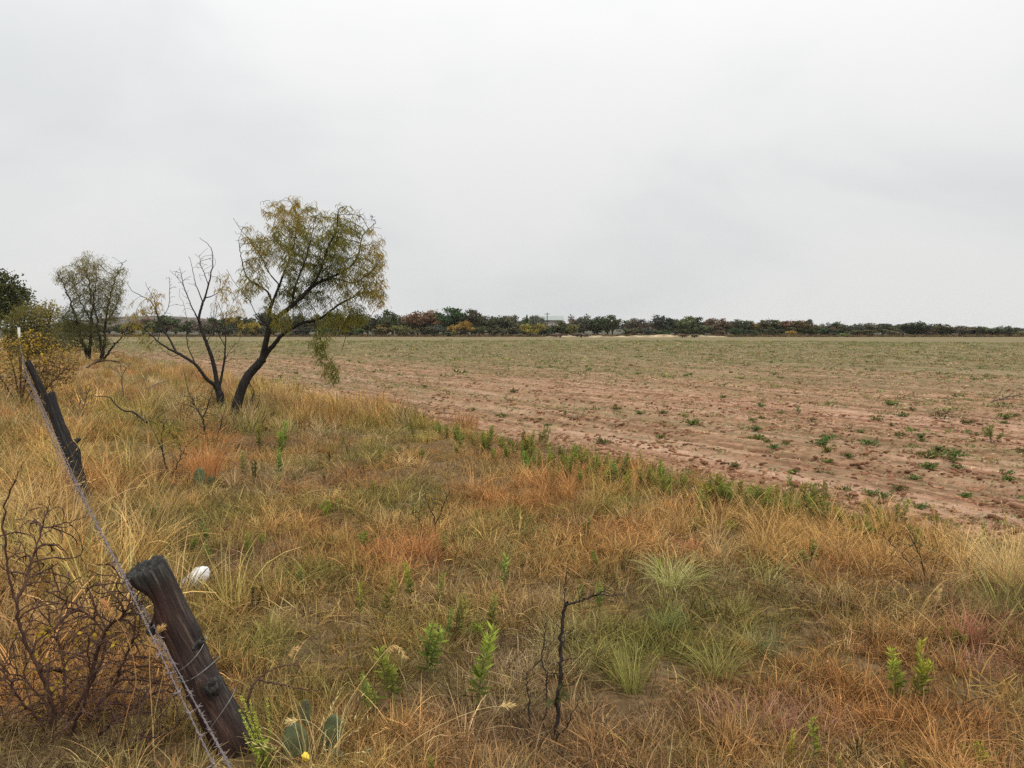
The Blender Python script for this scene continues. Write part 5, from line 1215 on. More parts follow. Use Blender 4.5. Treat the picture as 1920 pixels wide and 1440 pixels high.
stick('rotten_log', 'short dark log propped up in the grass right of the leaning mesquite', [P(480, 797, 14.0), P(490, 788, 14.0), P(505, 780, 14.1), P(514, 774, 14.1)], 0.045, 0.03, M_bark, 'log', 9)
stick('wood_stump', 'dark stump sticking up beside the short log under the leaning mesquite', [P(474, 800, 13.9), P(475, 792, 13.9), P(476, 780, 13.9)], 0.04, 0.03, M_bark, 'stump', 9)
stick('fallen_branch', 'thin grey dead branch lying in the rusty grass above the black crooked one', [P(275, 730, 17), P(290, 722, 17.2), P(305, 716, 17.3), P(318, 714, 17.4)], 0.012, 0.005, M_greytwig)
stick('fallen_twig', 'brown dead twig lying across the grass under the cactus pads', [P(505, 1432, 2.9), P(530, 1427, 2.9), P(550, 1424, 2.9), P(566, 1420, 2.9)], 0.006, 0.004, M_redtwig, 'twig')
M_yl = plain_mat('bright_yellow_leaf', (0.75, 0.55, 0.04), 0.5, 0, 0.2, 40)
mb = MB(); rng_ = np.random.default_rng(3); lo = P(572, 1418, 2.88)
ring = [(0, 0), (.010, .016), (.022, .014), (.030, .004), (.034, -.01), (.022, -.018), (.010, -.014)]
V = np.array([[a - 0.015, 0.010 * math.sin(a * 120), b] for a, b in ring]); mb.add(V, [[0, 1, 2], [0, 2, 3], [0, 3, 4], [0, 4, 5], [0, 5, 6]])
yl = obj('yellow_leaf', mb.mesh('yellow_leaf'), M_yl, None, Vector(lo.tolist())); yl.rotation_euler = (-0.5, 0.2, 0.2); tag(yl, 'single bright yellow leaf at the tip of the twig below the cactus', 'leaf')
# branch and brush lying on the field at the right
traced_tree('brush_pile', 'bare uprooted branch lying on the field at the right picture edge', 'branch', 17.0, (1905, 745), [([(1862, 752), (1885, 745), (1905, 732), (1930, 708)], 0.016, 0.005, 0.3), ([(1885, 745), (1905, 742), (1930, 735)], 0.012, 0.004, -0.3), ([(1870, 750), (1895, 748), (1930, 752)], 0.010, 0.004, 0.2), ([(1862, 752), (1880, 728), (1888, 720)], 0.008, 0.003, 0)], None, {}, (M_greytwig, M_greytwig), 41, tip=0.003, step=0.08, infl=0.9, kill=0.1, S_trunk=6, bare=[(1905, 735, 30, 16, 40, 0, 0)])
traced_tree('dead_bush', 'dark upright dead bush standing alone on the tilled soil', 'bush', 14.6, (1764, 796), [([(1764, 799), (1763, 785), (1760, 772)], 0.008, 0.003, 0.1), ([(1765, 799), (1770, 785), (1777, 770)], 0.007, 0.003, -0.1), ([(1764, 799), (1757, 788), (1753, 776)], 0.007, 0.003, 0.1)],
    [(1765, 780, 14, 13, 90, .2, 0)], dict(kind='flat', mat=M_oliveleaf, n=5, ln=0.035, spread=0.03, aspect=0.35, reach=0.15), (M_twig, M_twig), 42, tip=0.0022, step=0.04, infl=0.5, kill=0.05, S_trunk=5, bare=[(1765, 780, 16, 16, 60, 0, 0)])
traced_tree('dead_bush', 'small leafless bush on the field left of the dark upright bush', 'bush', 14.2, (1705, 802), [([(1705, 805), (1702, 796), (1698, 787)], 0.006, 0.002, 0.1), ([(1706, 805), (1709, 796), (1712, 786)], 0.006, 0.002, -0.1)], None, {}, (M_twig, M_twig), 43, tip=0.002, step=0.04, infl=0.5, kill=0.05, S_trunk=5, bare=[(1705, 794, 11, 9, 40, 0, 0)])

# ------------------------------------------------------------------ weeds: one of each kind, then copies
def weed_proto(kind, seed):
    """a weed 0.4 m tall: stem, leaves"""
    rng = np.random.default_rng(seed); st, lf = MB(), MB(); H = 0.4
    if kind == 'leafy':            # narrow leaves crowding towards the top of upright stems
        for s in range(rng.integers(1, 4)):
            top = np.array([rng.normal() * .05, rng.normal() * .05, H * (1 if s == 0 else 0.65 + .25 * rng.random())]); b0 = np.array([rng.normal() * .008, rng.normal() * .008, -0.03])
            c = resample(catmull([b0, b0 * .5 + top * .5 + rng.normal(size=3) * .012, top], 6), 9); tubes(st, c, np.linspace(.0032, .0014, 9), 5)
            n = 95; s_ = 0.26 + 0.74 * rng.random(n) ** 0.75
            p = np.stack([np.interp(s_, np.linspace(0, 1, 9), c[:, k]) for k in range(3)], -1)
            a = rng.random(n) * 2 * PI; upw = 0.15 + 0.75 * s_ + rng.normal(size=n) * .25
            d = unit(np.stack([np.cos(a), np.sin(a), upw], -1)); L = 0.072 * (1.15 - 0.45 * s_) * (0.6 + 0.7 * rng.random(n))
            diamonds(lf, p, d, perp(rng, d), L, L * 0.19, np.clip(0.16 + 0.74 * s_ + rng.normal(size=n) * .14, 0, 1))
    elif kind == 'bushy':          # low ball of forked narrow leaves
        for s in range(9):
            top = np.array([rng.normal() * .07, rng.normal() * .07, H * (0.5 + .5 * rng.random())]); b0 = np.array([0, 0, -0.02])
            c = resample(catmull([b0, top * np.array([.7, .7, .5]), top], 6), 7); tubes(st, c, np.linspace(.0028, .0012, 7), 4)
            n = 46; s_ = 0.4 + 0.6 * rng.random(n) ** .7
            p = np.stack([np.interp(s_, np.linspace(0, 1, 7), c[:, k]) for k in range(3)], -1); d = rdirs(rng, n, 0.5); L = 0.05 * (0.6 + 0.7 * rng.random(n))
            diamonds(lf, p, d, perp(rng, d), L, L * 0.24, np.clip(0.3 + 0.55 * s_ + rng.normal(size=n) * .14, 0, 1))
    elif kind == 'spike':          # flowering spikes with small bumps
        for s in range(13):
            top = np.array([rng.normal() * .07 + .03, rng.normal() * .05, H * (0.6 + .4 * rng.random())]); b0 = np.array([0, 0, -0.02])
            c = resample(catmull([b0, top * np.array([.6, .6, .5]), top], 6), 9); tubes(st, c, np.linspace(.0022, .001, 9), 4)
            n = 60; s_ = np.linspace(0.55, 1, n); p = np.stack([np.interp(s_, np.linspace(0, 1, 9), c[:, k]) for k in range(3)], -1); d = rdirs(rng, n, 0.2)
            diamonds(lf, p, d, perp(rng, d), np.full(n, .010), np.full(n, .007), np.clip(0.85 + rng.normal(size=n) * .12, 0, 1))
            n = 12; s_ = 0.1 + .5 * rng.random(n); p = np.stack([np.interp(s_, np.linspace(0, 1, 9), c[:, k]) for k in range(3)], -1); d = rdirs(rng, n, 0.1)
            diamonds(lf, p, d, perp(rng, d), np.full(n, .045), np.full(n, .018), np.clip(0.55 + rng.normal(size=n) * .1, 0, 1))
    elif kind == 'dead':           # dark seeded stalk
        for s in range(rng.integers(2, 5)):
            top = np.array([rng.normal() * .05, rng.normal() * .05, H * (0.6 + .4 * rng.random())]); c = resample(catmull([[0, 0, -.02], top * np.array([.6, .6, .5]), top], 6), 8)
            tubes(st, c, np.linspace(.003, .0014, 8), 5); n = 60; s_ = 0.45 + .55 * rng.random(n)
            p = np.stack([np.interp(s_, np.linspace(0, 1, 8), c[:, k]) for k in range(3)], -1); d = rdirs(rng, n, 0.2); L = np.full(n, .022)
            diamonds(lf, p, d, perp(rng, d), L, L * .5, np.clip(0.08 + rng.random(n) * .2, 0, 1))
    elif kind == 'sprawl':         # low broad-leaved field weed
        for s in range(11):
            a = rng.random() * 2 * PI; top = np.array([np.cos(a) * .26 * rng.random() ** .5, np.sin(a) * .26 * rng.random() ** .5, 0.03 + .09 * rng.random()]); c = resample(catmull([[0, 0, 0], top * np.array([.5, .5, 1.1]), top], 5), 6)
            tubes(st, c, np.linspace(.003, .0015, 6), 4); n = 17; s_ = 0.2 + .8 * rng.random(n)
            p = np.stack([np.interp(s_, np.linspace(0, 1, 6), c[:, k]) for k in range(3)], -1); d = rdirs(rng, n, 0.7); L = 0.055 * (0.5 + 0.8 * rng.random(n))
            diamonds(lf, p, d, perp(rng, d), L, L * 0.6, np.clip(0.5 + rng.normal(size=n) * .2, 0, 1))
    return st.mesh('stem'), lf.mesh('leaves')
M_stem = plain_mat('weed_stem', (0.10, 0.07, 0.04), 0.7, 0, 0.3, 40)
PROTO = {}
for kd, nn_ in (('leafy', 4), ('bushy', 2), ('spike', 1), ('dead', 2), ('sprawl', 4)):
    PROTO[kd] = []
    for q in range(nn_):
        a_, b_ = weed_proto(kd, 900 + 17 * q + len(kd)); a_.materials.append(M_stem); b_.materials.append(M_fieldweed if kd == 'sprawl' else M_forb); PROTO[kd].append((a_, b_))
rw = np.random.default_rng(55)
def weed(kind, loc, h, label, color=(1, 1, 1), name='weed', cat='weed', group=None, wide=1.0, lean=0.1):
    a_, b_ = PROTO[kind][rw.integers(len(PROTO[kind]))]
    t = thing(name, label, cat, loc, rw.random() * 6.28, group)
    t.rotation_euler = (rw.normal() * lean, rw.normal() * lean, rw.random() * 6.28); s = h / (0.4 if kind != 'sprawl' else 0.12); t.scale = (s * wide, s * wide, s)
    c = [max(0, q * math.exp(rw.normal() * .10)) for q in color] + [1]
    for nm, me in (('stem', a_), ('leaves', b_)):
        o = bpy.data.objects.new(nm, me); COL.objects.link(o); o.parent = t; o.color = c
    return t
def weed_px(kind, px, ytop, ybase, label, color=(1, 1, 1), wide=1.0, **k):
    g = G(px, ybase + 8); h = (ybase + 8 - ytop) / F_PX * g[1] * 1.06
    return weed(kind, g, h, label, color, wide=wide, **k)
for (kd, px, yt, yb, lab, c, wd_) in W_: weed_px(kd, px, yt, yb, lab, c, wd_)
# dense weeds along the field edge
row = np.array([(838, 832), (900, 842), (960, 852), (1020, 868), (1080, 880), (1140, 893), (1200, 908), (1260, 925), (1330, 938), (1400, 948), (1470, 960), (1540, 972), (1600, 985), (1660, 995), (1740, 1005), (1830, 1022), (1900, 1035)], float)
for k in range(172):
    s = rw.random() ** 0.9
    px = 838 + s * (1905 - 838) if rw.random() < 0.35 else (rw.normal(960, 60) if rw.random() < .45 else (rw.normal(1110, 60) if rw.random() < .55 else rw.normal(1470, 80)))
    px = min(max(px, 830), 1905); by = np.interp(px, row[:, 0], row[:, 1]) + rw.normal() * 12
    g = G(px, by + 6); h = np.clip(0.215 + rw.normal() * .055, .10, .36) * (0.78 if px > 1560 else 1)
    shade = rw.random()
    weed('leafy' if rw.random() < .86 else 'bushy', g, h, 'dark green leafy weed in the dense row between the grass and the bare soil', (0.9 + .5 * shade, 0.9 + .45 * shade, 0.72), group='weeds along the field edge')
# small weeds dotted through the verge grass
xq, yq = ring_sample(rw, 1000, 4.6, 15, 1.2, -32, 36); kq = in_verge(xq, yq) & (xy2uv(xq, yq)[1] > 1.8); xq, yq = xq[kq][:72], yq[kq][:72]
for k in range(len(xq)):
    b_ = rw.random()
    weed(['leafy', 'bushy', 'leafy', 'dead'][rw.integers(4)], (xq[k], yq[k], float(hz(xq[k], yq[k])) - .01), np.clip(.13 + rw.normal() * .045, .06, .24), 'small weed dotted through the verge grass', (.85 + .5 * b_, .85 + .45 * b_, .7), group='small weeds in the verge grass', wide=1.1)
# low weeds on the field
FW = [('bushy', 1282, 772, 786, 'small dark green round weed on the soil near the tall field weeds'), ('sprawl', 1417, 795, 808, 'broad sprawling dark green weed, widest on the left half of the near field'), ('sprawl', 1450, 830, 842, 'sprawling weed just below the broad dark one'), ('bushy', 1497, 762, 777, 'upright soft green tuft weed in the middle of the near field'),
 ('sprawl', 1553, 812, 826, 'dense dark green round weed in the middle of the near field'), ('sprawl', 1614, 800, 811, 'green weed up-slope and right of the dense round one'), ('sprawl', 1670, 750, 763, 'low light green weed patch far up the near field'), ('sprawl', 1643, 775, 788, 'light green weed patch below the far low one'), ('sprawl', 1627, 820, 834, 'yellow-green speckled weed patch between the round weed and the dead bush'),
 ('sprawl', 1590, 845, 858, 'dark weed at the end of the pale dirt streak'), ('sprawl', 1553, 858, 870, 'wide flat dark weed under the pale dirt streak'), ('dead', 1537, 872, 893, 'upright grey-green weed on bare soil near the edge row'), ('sprawl', 1487, 878, 889, 'pale-leaved flat weed left of the upright grey-green weed'), ('sprawl', 1378, 866, 876, 'small weed on bare soil left of the pale-leaved flat one'), ('sprawl', 1583, 910, 922, 'flat green weed nearest the edge row, left of a trio'), ('sprawl', 1634, 915, 930, 'flat green weed nearest the edge row, middle of a trio'),
 ('sprawl', 1660, 918, 934, 'flat green weed nearest the edge row, right of a trio'), ('sprawl', 1686, 908, 920, 'thin pale green weed up-slope of the trio'), ('sprawl', 1728, 940, 956, 'pale green rosette alone on the bare soil right of the trio'), ('sprawl', 1750, 967, 976, 'tiny flat weed on the bare headland at right'), ('leafy', 1779, 973, 994, 'single upright dark weed on the bare headland at right'), ('sprawl', 1687, 808, 819, 'flat dark weed right of the small leafless bush'), ('sprawl', 1726, 810, 821, 'flat dark weed below the dark upright bush'), ('sprawl', 1745, 842, 860, 'large sprawling green weed patch, left half, right side of the field'),
 ('sprawl', 1792, 842, 862, 'large sprawling green weed patch, right half, right side of the field'), ('sprawl', 1795, 868, 880, 'thin weed just below the large green patch'), ('bushy', 1860, 793, 830, 'tallest bright green leafy weed heap on the right of the field'), ('sprawl', 1813, 784, 795, 'dark flat weed between the upright bush and the bright weed heap'), ('sprawl', 1885, 772, 786, 'light green weed up-slope of the bright weed heap'), ('sprawl', 1888, 875, 889, 'dark weed near the right picture edge below the bright heap'), ('sprawl', 1893, 890, 902, 'green flat weed at the right picture edge, lowest of two'),
 ('sprawl', 1812, 922, 934, 'dark wiry weed on the bare soil at right'), ('sprawl', 1715, 888, 900, 'dark brown-green weed on the wheel track'), ('bushy', 742, 738, 746, 'small blue-green weed between the wheel tracks'), ('sprawl', 943, 772, 782, 'yellow-green low weed on the near wheel track'), ('bushy', 1060, 768, 778, 'small round green weed right of the yellow-green low one'), ('sprawl', 963, 730, 740, 'faint green weed beyond the wheel tracks'), ('sprawl', 1155, 758, 768, 'green weed on the reddish soil, left of a loose line of three'), ('sprawl', 1200, 764, 775, 'green weed on the reddish soil, middle of a loose line of three'), ('sprawl', 1242, 763, 772, 'green weed on the reddish soil, right of a loose line of three'),
 ('sprawl', 1130, 818, 832, 'pale grey-green weed with thin stalks on the near headland'), ('sprawl', 1240, 812, 822, 'dark green weed on the near headland right of the pale one'), ('sprawl', 1012, 785, 792, 'dusty weed left of the near wheel track'), ('sprawl', 1026, 793, 800, 'dusty weed close below its twin on the near wheel track'), ('sprawl', 886, 764, 770, 'small dark weed on the headland below the blue-green one')]
for (kd, px, yt, yb, lab) in FW:
    g = G(px, yb); h = (yb - yt) / F_PX * g[1]
    if kd == 'sprawl': weed(kd, g, np.clip(h * 0.62, .05, .16), lab, (0.95, 1.0, 0.95), 'field_weed', 'weed', wide=1.1, lean=.03)
    else: weed(kd, g, h, lab, (1.0, 1.15, 1.0), 'field_weed', 'weed', wide=1.5 if kd == 'bushy' else 1, lean=.05)
xw, yw = ring_sample(rw, 1500, 9, 70, 1.6, -34, 42); kk = in_field(xw, yw); xw, yw = xw[kk], yw[kk]; uw, vw = xy2uv(xw, yw)
kk = (vw > 9) & (rw.random(len(xw)) < 0.06 + 0.5 * sstep(.45, .7, fbm(uw * .15, vw * .3, 88, 3))); xw, yw = xw[kk][:170], yw[kk][:170]
for k in range(len(xw)):
    weed('sprawl', (xw[k], yw[k], float(hz(xw[k], yw[k])) - .005), np.clip(.055 + rw.normal() * .02, .03, .11), 'small low green weed scattered over the tilled field', (0.8 + .3 * rw.random(), 1.0, .9), 'field_weed', 'weed', 'small weeds scattered over the field', wide=1.0, lean=.03)
# ------------------------------------------------------------------ grass clumps that stand out, tall single stalks
def clump(label, px, py, h, n, tint, lean=.5, curve=1.0, wid=.003, rad=.06, seed=0, head=0, name='grass_clump'):
    rng = np.random.default_rng(seed); mb = MB(); blade_set(mb, rng, n, h, .35, lean, curve, wid, rad, 6, 0, (.6, .22), head)
    o = obj(name, mb.mesh(name), M_clump, None, G(px, py)); o.color = tuple(tint) + (1,); return tag(o, label, 'grass clump')
clump('pale green fountain-shaped grass clump in front of a bare soil patch', 1262, 1102, .28, 260, (.46, .44, .18), .55, 1.2, seed=1, rad=.11)
clump('brick-red stiff grass clump near the right edge', 1815, 1215, .24, 110, (.40, .19, .12), .5, .4, .004, .05, 2)
clump('pinkish low grass clump just below the brick-red one', 1815, 1255, .12, 90, (.42, .23, .165), .5, .5, .003, .11, 3)
clump('rosy grass clump left of the lime weed pair', 1405, 1370, .15, 130, (.40, .22, .16), .5, .6, .003, .14, 4)
clump('rosy grass clump around the lime weed pair', 1530, 1385, .15, 120, (.40, .22, .16), .5, .6, .003, .13, 5)
clump('bright orange grass clump beside the slender branched shrub', 783, 1045, .24, 120, (.52, .26, .11), .35, .6, .003, .08, 6)
clump('upright olive grass clump near the centre bottom, tall and narrow', 1185, 1300, .20, 110, (.30, .29, .09), .3, .5, .003, .045, 7)
clump('olive grass clump with bent blades right of the tall narrow one', 1345, 1270, .22, 170, (.30, .27, .09), .6, .8, .003, .07, 8)
clump('small coral-red grass tuft behind the pale green clump', 1290, 1030, .10, 120, (.62, .24, .15), .5, .4, .0035, .10, 9)
clump('rusty upright grass clump at the foot of the nearer sapling', 385, 905, .48, 260, (.52, .25, .10), .25, .5, .004, .13, 10, .3)
clump('straw-coloured tall clump at the right edge below the field', 1890, 1110, .42, 220, (.60, .43, .19), .35, .7, .003, .1, 11, .3)
clump('green wispy clump left of the olive bent-blade clump', 1240, 1180, .15, 130, (.24, .25, .08), .5, .8, .003, .07, 12)
clump('grey-green spiky clump on the right in mid verge', 1440, 1225, .16, 100, (.22, .235, .12), .6, .2, .003, .05, 13)
clump('dark green spiky clump below the bare patch', 1265, 1185, .14, 110, (.20, .23, .09), .5, .3, .003, .05, 14)
clump('sparse straw clump of thin blades rising in front of the two-pad cactus', 585, 1440, .24, 46, (.52, .42, .2), .35, .8, .003, .10, 15, .3)
def stalk(label, pts, wd, tint, headlen=.10):
    c = catmull(np.array(pts), 8); mb = MB(); rng = np.random.default_rng(len(c) + int(pts[0][0] * 100) % 50)
    tubes(mb, c, np.linspace(wd, wd * .5, len(c)), 4, .6)
    d0 = np.concatenate([[0], np.cumsum(np.linalg.norm(np.diff(c, axis=0), axis=1))]); n = 70; s = d0[-1] - headlen * rng.random(n)
    p = np.stack([np.interp(s, d0, c[:, k]) for k in range(3)], -1); td = unit(c[-1] - c[-4]); d = unit(td + rng.normal(size=(n, 3)) * .35)
    diamonds(mb, p, d, perp(rng, d), np.full(n, .028), np.full(n, .0035), np.full(n, .7))
    o = obj('grass_stalk', mb.mesh('grass_stalk', False, c[0]), M_clump, None, Vector(c[0].tolist())); o.color = tuple(tint) + (1,); tag(o, label, 'grass stalk', None)
stalk('long straw stalk with a drooping bristly seed head arching over the green weeds', [G(612, 1436), P(628, 1380, 3.0), P(652, 1320, 3.02), P(690, 1262, 3.05), P(728, 1216, 3.08), P(745, 1211, 3.1), P(757, 1228, 3.11)], .0022, (.62, .46, .22))
stalk('straw stalk with a feathery tip leaning right just behind the arched branch', [G(500, 1330), P(515, 1290, 3.5), P(530, 1250, 3.5), P(545, 1220, 3.5), P(556, 1216, 3.5)], .0014, (.6, .42, .2), .06)
stalk('bent straw stalk crossing the two-pad cactus', [G(600, 1440), P(622, 1400, 2.85), P(600, 1368, 2.85), P(572, 1350, 2.85), P(545, 1352, 2.85)], .0016, (.62, .5, .25), .03)
stalk('long low straw stalk bowing rightwards at the bottom centre', [G(718, 1440), P(760, 1400, 2.85), P(820, 1362, 2.9), P(900, 1330, 2.95), P(960, 1322, 3.0)], .0018, (.6, .45, .22), .06)
stalk('upright straw stalk left of the nearest post among red shrub twigs', [G(285, 1415), P(290, 1340, 3.0), P(305, 1270, 3.0), P(320, 1215, 3.0)], .0016, (.66, .46, .22), .04)
stalk('bent straw stalk touching the middle of the nearest post on its left', [G(290, 1430), P(285, 1340, 2.95), P(280, 1240, 2.95), P(286, 1200, 2.95), P(302, 1178, 2.95)], .0018, (.66, .46, .22), .03)
stalk('reddish straw stalk curving up from the bare shrub base', [G(215, 1430), P(240, 1330, 2.85), P(255, 1270, 2.85), P(236, 1190, 2.85), P(195, 1130, 2.85)], .0018, (.55, .30, .13), .04)
stalk('thin straw stalk standing upright between the lime weeds and the red clump', [G(1700, 1330), P(1725, 1240, 3.7), P(1748, 1160, 3.7), P(1762, 1110, 3.7)], .0014, (.6, .44, .22), .05)
stalk('straw stalk rising in front of the field at the right edge', [G(1898, 1090), P(1892, 1040, 5.2), P(1888, 1000, 5.2), P(1885, 965, 5.2)], .002, (.6, .44, .22), .06)

# ------------------------------------------------------------------ far tree line: a few crowns, many copies
M_crown = leaf_mat('scrub_oak_leaf', [(0, (0.50, 0.50, 0.50)), (.5, (0.95, .95, .95)), (1, (1.6, 1.55, 1.4))], 0.2, mode='obj')
def far_tree_proto(seed, kind):
    """a scrub tree 1 m wide and 1 m tall, scaled per copy"""
    rng = np.random.default_rng(seed); tr, cr = MB(), MB()
    tubes(tr, np.array([[0, 0, -0.05], [.01, 0, .15], [.0, .01, .4]]), np.array([.035, .028, .02]), 6)
    for k in range(4):
        a = rng.random() * 2 * PI; tubes(tr, np.array([[0, 0, .15 + .1 * rng.random()], [.13 * np.cos(a), .13 * np.sin(a), .4], [.28 * np.cos(a), .28 * np.sin(a), .62]]), np.array([.02, .014, .006]), 4)
    ncl = 34 if kind != 'bush' else 20
    for k in range(ncl):
        d = unit(rng.normal(size=3)); d[2] = d[2] * .8
        rr = rng.random() ** .33
        if kind == 'round': c = np.array([0, 0, .50]) + d * rr * np.array([.40, .40, .40])
        elif kind == 'tall': c = np.array([0, 0, .52]) + d * rr * np.array([.36, .36, .42])
        elif kind == 'bush': c = np.array([0, 0, .42]) + d * rr * np.array([.38, .38, .40])
        else: c = np.array([0, 0, .5]) + np.array([.3 * d[0] * (1 - rr), .3 * d[1] * (1 - rr), -0.42 + .9 * rr])
        if kind == 'spire': c = np.array([d[0] * .25 * (1.05 - rr), d[1] * .25 * (1.05 - rr), .12 + .86 * rr])
        n = 62; tone = np.clip(.5 + rng.normal() * .20, 0, 1); sz = .10 if kind != 'spire' else .07
        p = c + unit(rng.normal(size=(n, 3))) * (rng.random((n, 1)) ** .5) * sz * np.array([1.25, 1.25, 0.9])
        p[:, 2] = np.maximum(p[:, 2], .05); dd = rdirs(rng, n, .2); L = .052 * (.5 + rng.random(n))
        diamonds(cr, p, dd, perp(rng, dd), L, L * .75, np.clip(tone + rng.normal(size=n) * .16, 0, 1))
    return tr.mesh('trunk', True), cr.mesh('crown')
FAR = {}
for kd, nn_ in (('round', 5), ('tall', 4), ('bush', 3), ('spire', 1)):
    FAR[kd] = []
    for q in range(nn_):
        a_, b_ = far_tree_proto(300 + 7 * q + len(kd), kd); a_.materials.append(M_twig); b_.materials.append(M_crown); FAR[kd].append((a_, b_))
rt = np.random.default_rng(66)
CO = {'dark green': (.043, .050, .028), 'green': (.055, .060, .030), 'grey-green': (.070, .068, .050), 'olive': (.092, .083, .038), 'russet': (.090, .064, .038), 'brown': (.082, .066, .043), 'yellow': (.20, .145, .035), 'orange': (.20, .115, .035), 'ochre': (.17, .115, .034), 'lime': (.14, .16, .05)}
def far_tree(px, wpx, ytop, Y, colour, kind, label, group=None, name='scrub_tree', cat='tree'):
    p = P(px, 630, Y); z = float(hz(p[0], p[1])); h = P(px, ytop, Y)[2] - z; wd = wpx / F_PX * Y
    a_, b_ = FAR[kind][rt.integers(len(FAR[kind]))]
    t = thing(name, label, cat, (p[0], p[1], z - .05), rt.random() * 6.28, group)
    t.scale = (wd * 1.45, wd * 1.45, h * 1.27)
    c = [q * 1.9 * math.exp(rt.normal() * .10) for q in CO[colour]] + [1]
    for nm, me in (('trunk', a_), ('crown', b_)):
        o = bpy.data.objects.new(nm, me); COL.objects.link(o); o.parent = t; o.color = c
LAND = [  # px, width, top, colour, kind, label
 (690, 46, 588, 'dark green', 'round', 'dark green far tree showing just right of the mesquite crown'), (722, 34, 603, 'ochre', 'round', 'ochre-yellow low tree standing before the dark tree right of the mesquite'), (750, 34, 608, 'olive', 'bush', 'olive low tree right of the ochre one in the far line'), (737, 46, 584, 'dark green', 'round', 'dark green tree rising behind the ochre and olive low trees'), (783, 40, 606, 'olive', 'round', 'broad olive tree left of the russet crown in the far line'), (797, 60, 583, 'russet', 'round', 'wide russet-topped tree left of the tallest dark tree'), (848, 56, 580, 'dark green', 'tall', 'tallest dark green tree of the far line'), (884, 36, 583, 'dark green', 'tall', 'dark tree next to the right of the tallest one'),
 (872, 26, 599, 'orange', 'bush', 'golden-orange tree glowing in front of the tallest dark trees'), (852, 22, 607, 'yellow', 'bush', 'small yellow tree at the left of the golden-orange one'), (918, 28, 608, 'brown', 'tall', 'bare grey-brown small tree right of the golden-orange tree'), (928, 48, 592, 'dark green', 'round', 'dark green tree behind the bare grey-brown small tree'), (962, 40, 602, 'brown', 'round', 'brown tree left of the paired autumn trees'), (988, 9, 600, 'dark green', 'spire', 'pointed conifer spire sticking up from the far line'), (987, 24, 605, 'yellow', 'bush', 'green and yellow round tree, left of the autumn pair'), (1013, 26, 604, 'orange', 'bush', 'orange round tree, right of the autumn pair'),
 (1004, 24, 594, 'grey-green', 'tall', 'grey-green tree between the conifer spire and the pale roof'), (1052, 40, 604, 'dark green', 'round', 'dark tree below the pale roof'), (1074, 24, 606, 'olive', 'bush', 'yellow-olive bush right of the tree below the pale roof'), (1088, 36, 590, 'grey-green', 'round', 'grey-green tree left of the domed dark tree by the gap'), (1120, 40, 589, 'dark green', 'round', 'domed dark tree left of the gap in the far line'), (1148, 34, 593, 'green', 'round', 'green tree at the left side of the gap in the far line'), (1188, 40, 599, 'grey-green', 'round', 'rounded tree at the right side of the gap in the far line'), (1213, 36, 604, 'brown', 'round', 'brown tree second to the right of the gap in the far line'),
 (1239, 40, 592, 'dark green', 'round', 'dark crown rising third to the right of the gap in the far line'), (1380, 22, 614, 'dark green', 'bush', 'small dark tree standing out before russet crowns'), (1483, 22, 619, 'ochre', 'bush', 'small ochre bush at the edge of the field before the russet trees'), (1583, 18, 624, 'lime', 'bush', 'bright lime bush at the foot of the far line'), (1517, 16, 601, 'grey-green', 'tall', 'thin open-topped tree sticking up among russet crowns'), (1710, 56, 602, 'dark green', 'round', 'tallest dark tree at the right end of the long line'), (1748, 50, 606, 'dark green', 'round', 'rounded last tree of the long line before the gap at right'), (1808, 48, 611, 'dark green', 'round', 'dark tree left of the pair beyond the right gap'), (1837, 36, 613, 'green', 'round', 'dark tree right of the pair beyond the right gap'), (1878, 54, 615, 'dark green', 'round', 'low spreading dark tree near the right picture edge'), (1914, 30, 621, 'olive', 'bush', 'olive bush at the right picture edge of the far line'),
 (312, 46, 593, 'dark green', 'round', 'lone dark rounded tree seen through the bare tree branches'), (420, 48, 592, 'dark green', 'round', 'dark tree at the left end of the far line, behind the bare tree'), (455, 40, 592, 'green', 'round', 'green tree between the bare tree and the mesquite trunk in the far line'), (474, 30, 603, 'ochre', 'bush', 'yellowish low tree left of the mesquite limb in the far line'), (845, 40, 622, 'dark green', 'bush', 'dark low brush clump at the foot of the tallest dark tree')]
for (px, wd_, yt, c, kd, lab) in LAND: far_tree(px, wd_, yt, 212 - .02 * (px - 960) * .1 - (6 if kd == 'bush' else 0), c, kd, lab, name='conifer_tree' if kd == 'spire' else 'scrub_tree')
# the rest of the front row, told apart by colour and neighbours
REST = [(500, 592, 'dark green'), (530, 590, 'green'), (560, 588, 'dark green'), (592, 590, 'olive'), (625, 588, 'green'), (655, 587, 'dark green'), (820, 590, 'green'), (905, 594, 'dark green'), (948, 596, 'brown'), (1030, 608, 'green'), (1266, 597, 'green'), (1288, 597, 'brown'), (1312, 597, 'dark green'), (1340, 600, 'russet'), (1362, 600, 'brown'), (1384, 600, 'dark green'), (1405, 601, 'russet'), (1424, 602, 'ochre'), (1442, 602, 'green'), (1462, 603, 'dark green'), (1481, 602, 'russet'), (1500, 601, 'russet'), (1530, 607, 'russet'), (1548, 608, 'brown'), (1565, 605, 'dark green'), (1586, 609, 'green'), (1606, 605, 'grey-green'), (1632, 608, 'grey-green'), (1656, 608, 'dark green'), (1680, 610, 'grey-green'), (1727, 606, 'green'), (1768, 611, 'dark green'), (1858, 621, 'green'), (350, 603, 'green'), (385, 600, 'brown')]
ORD = ['first', 'second', 'third', 'fourth', 'fifth', 'sixth', 'seventh', 'eighth', 'ninth', 'tenth']
cnt = {}
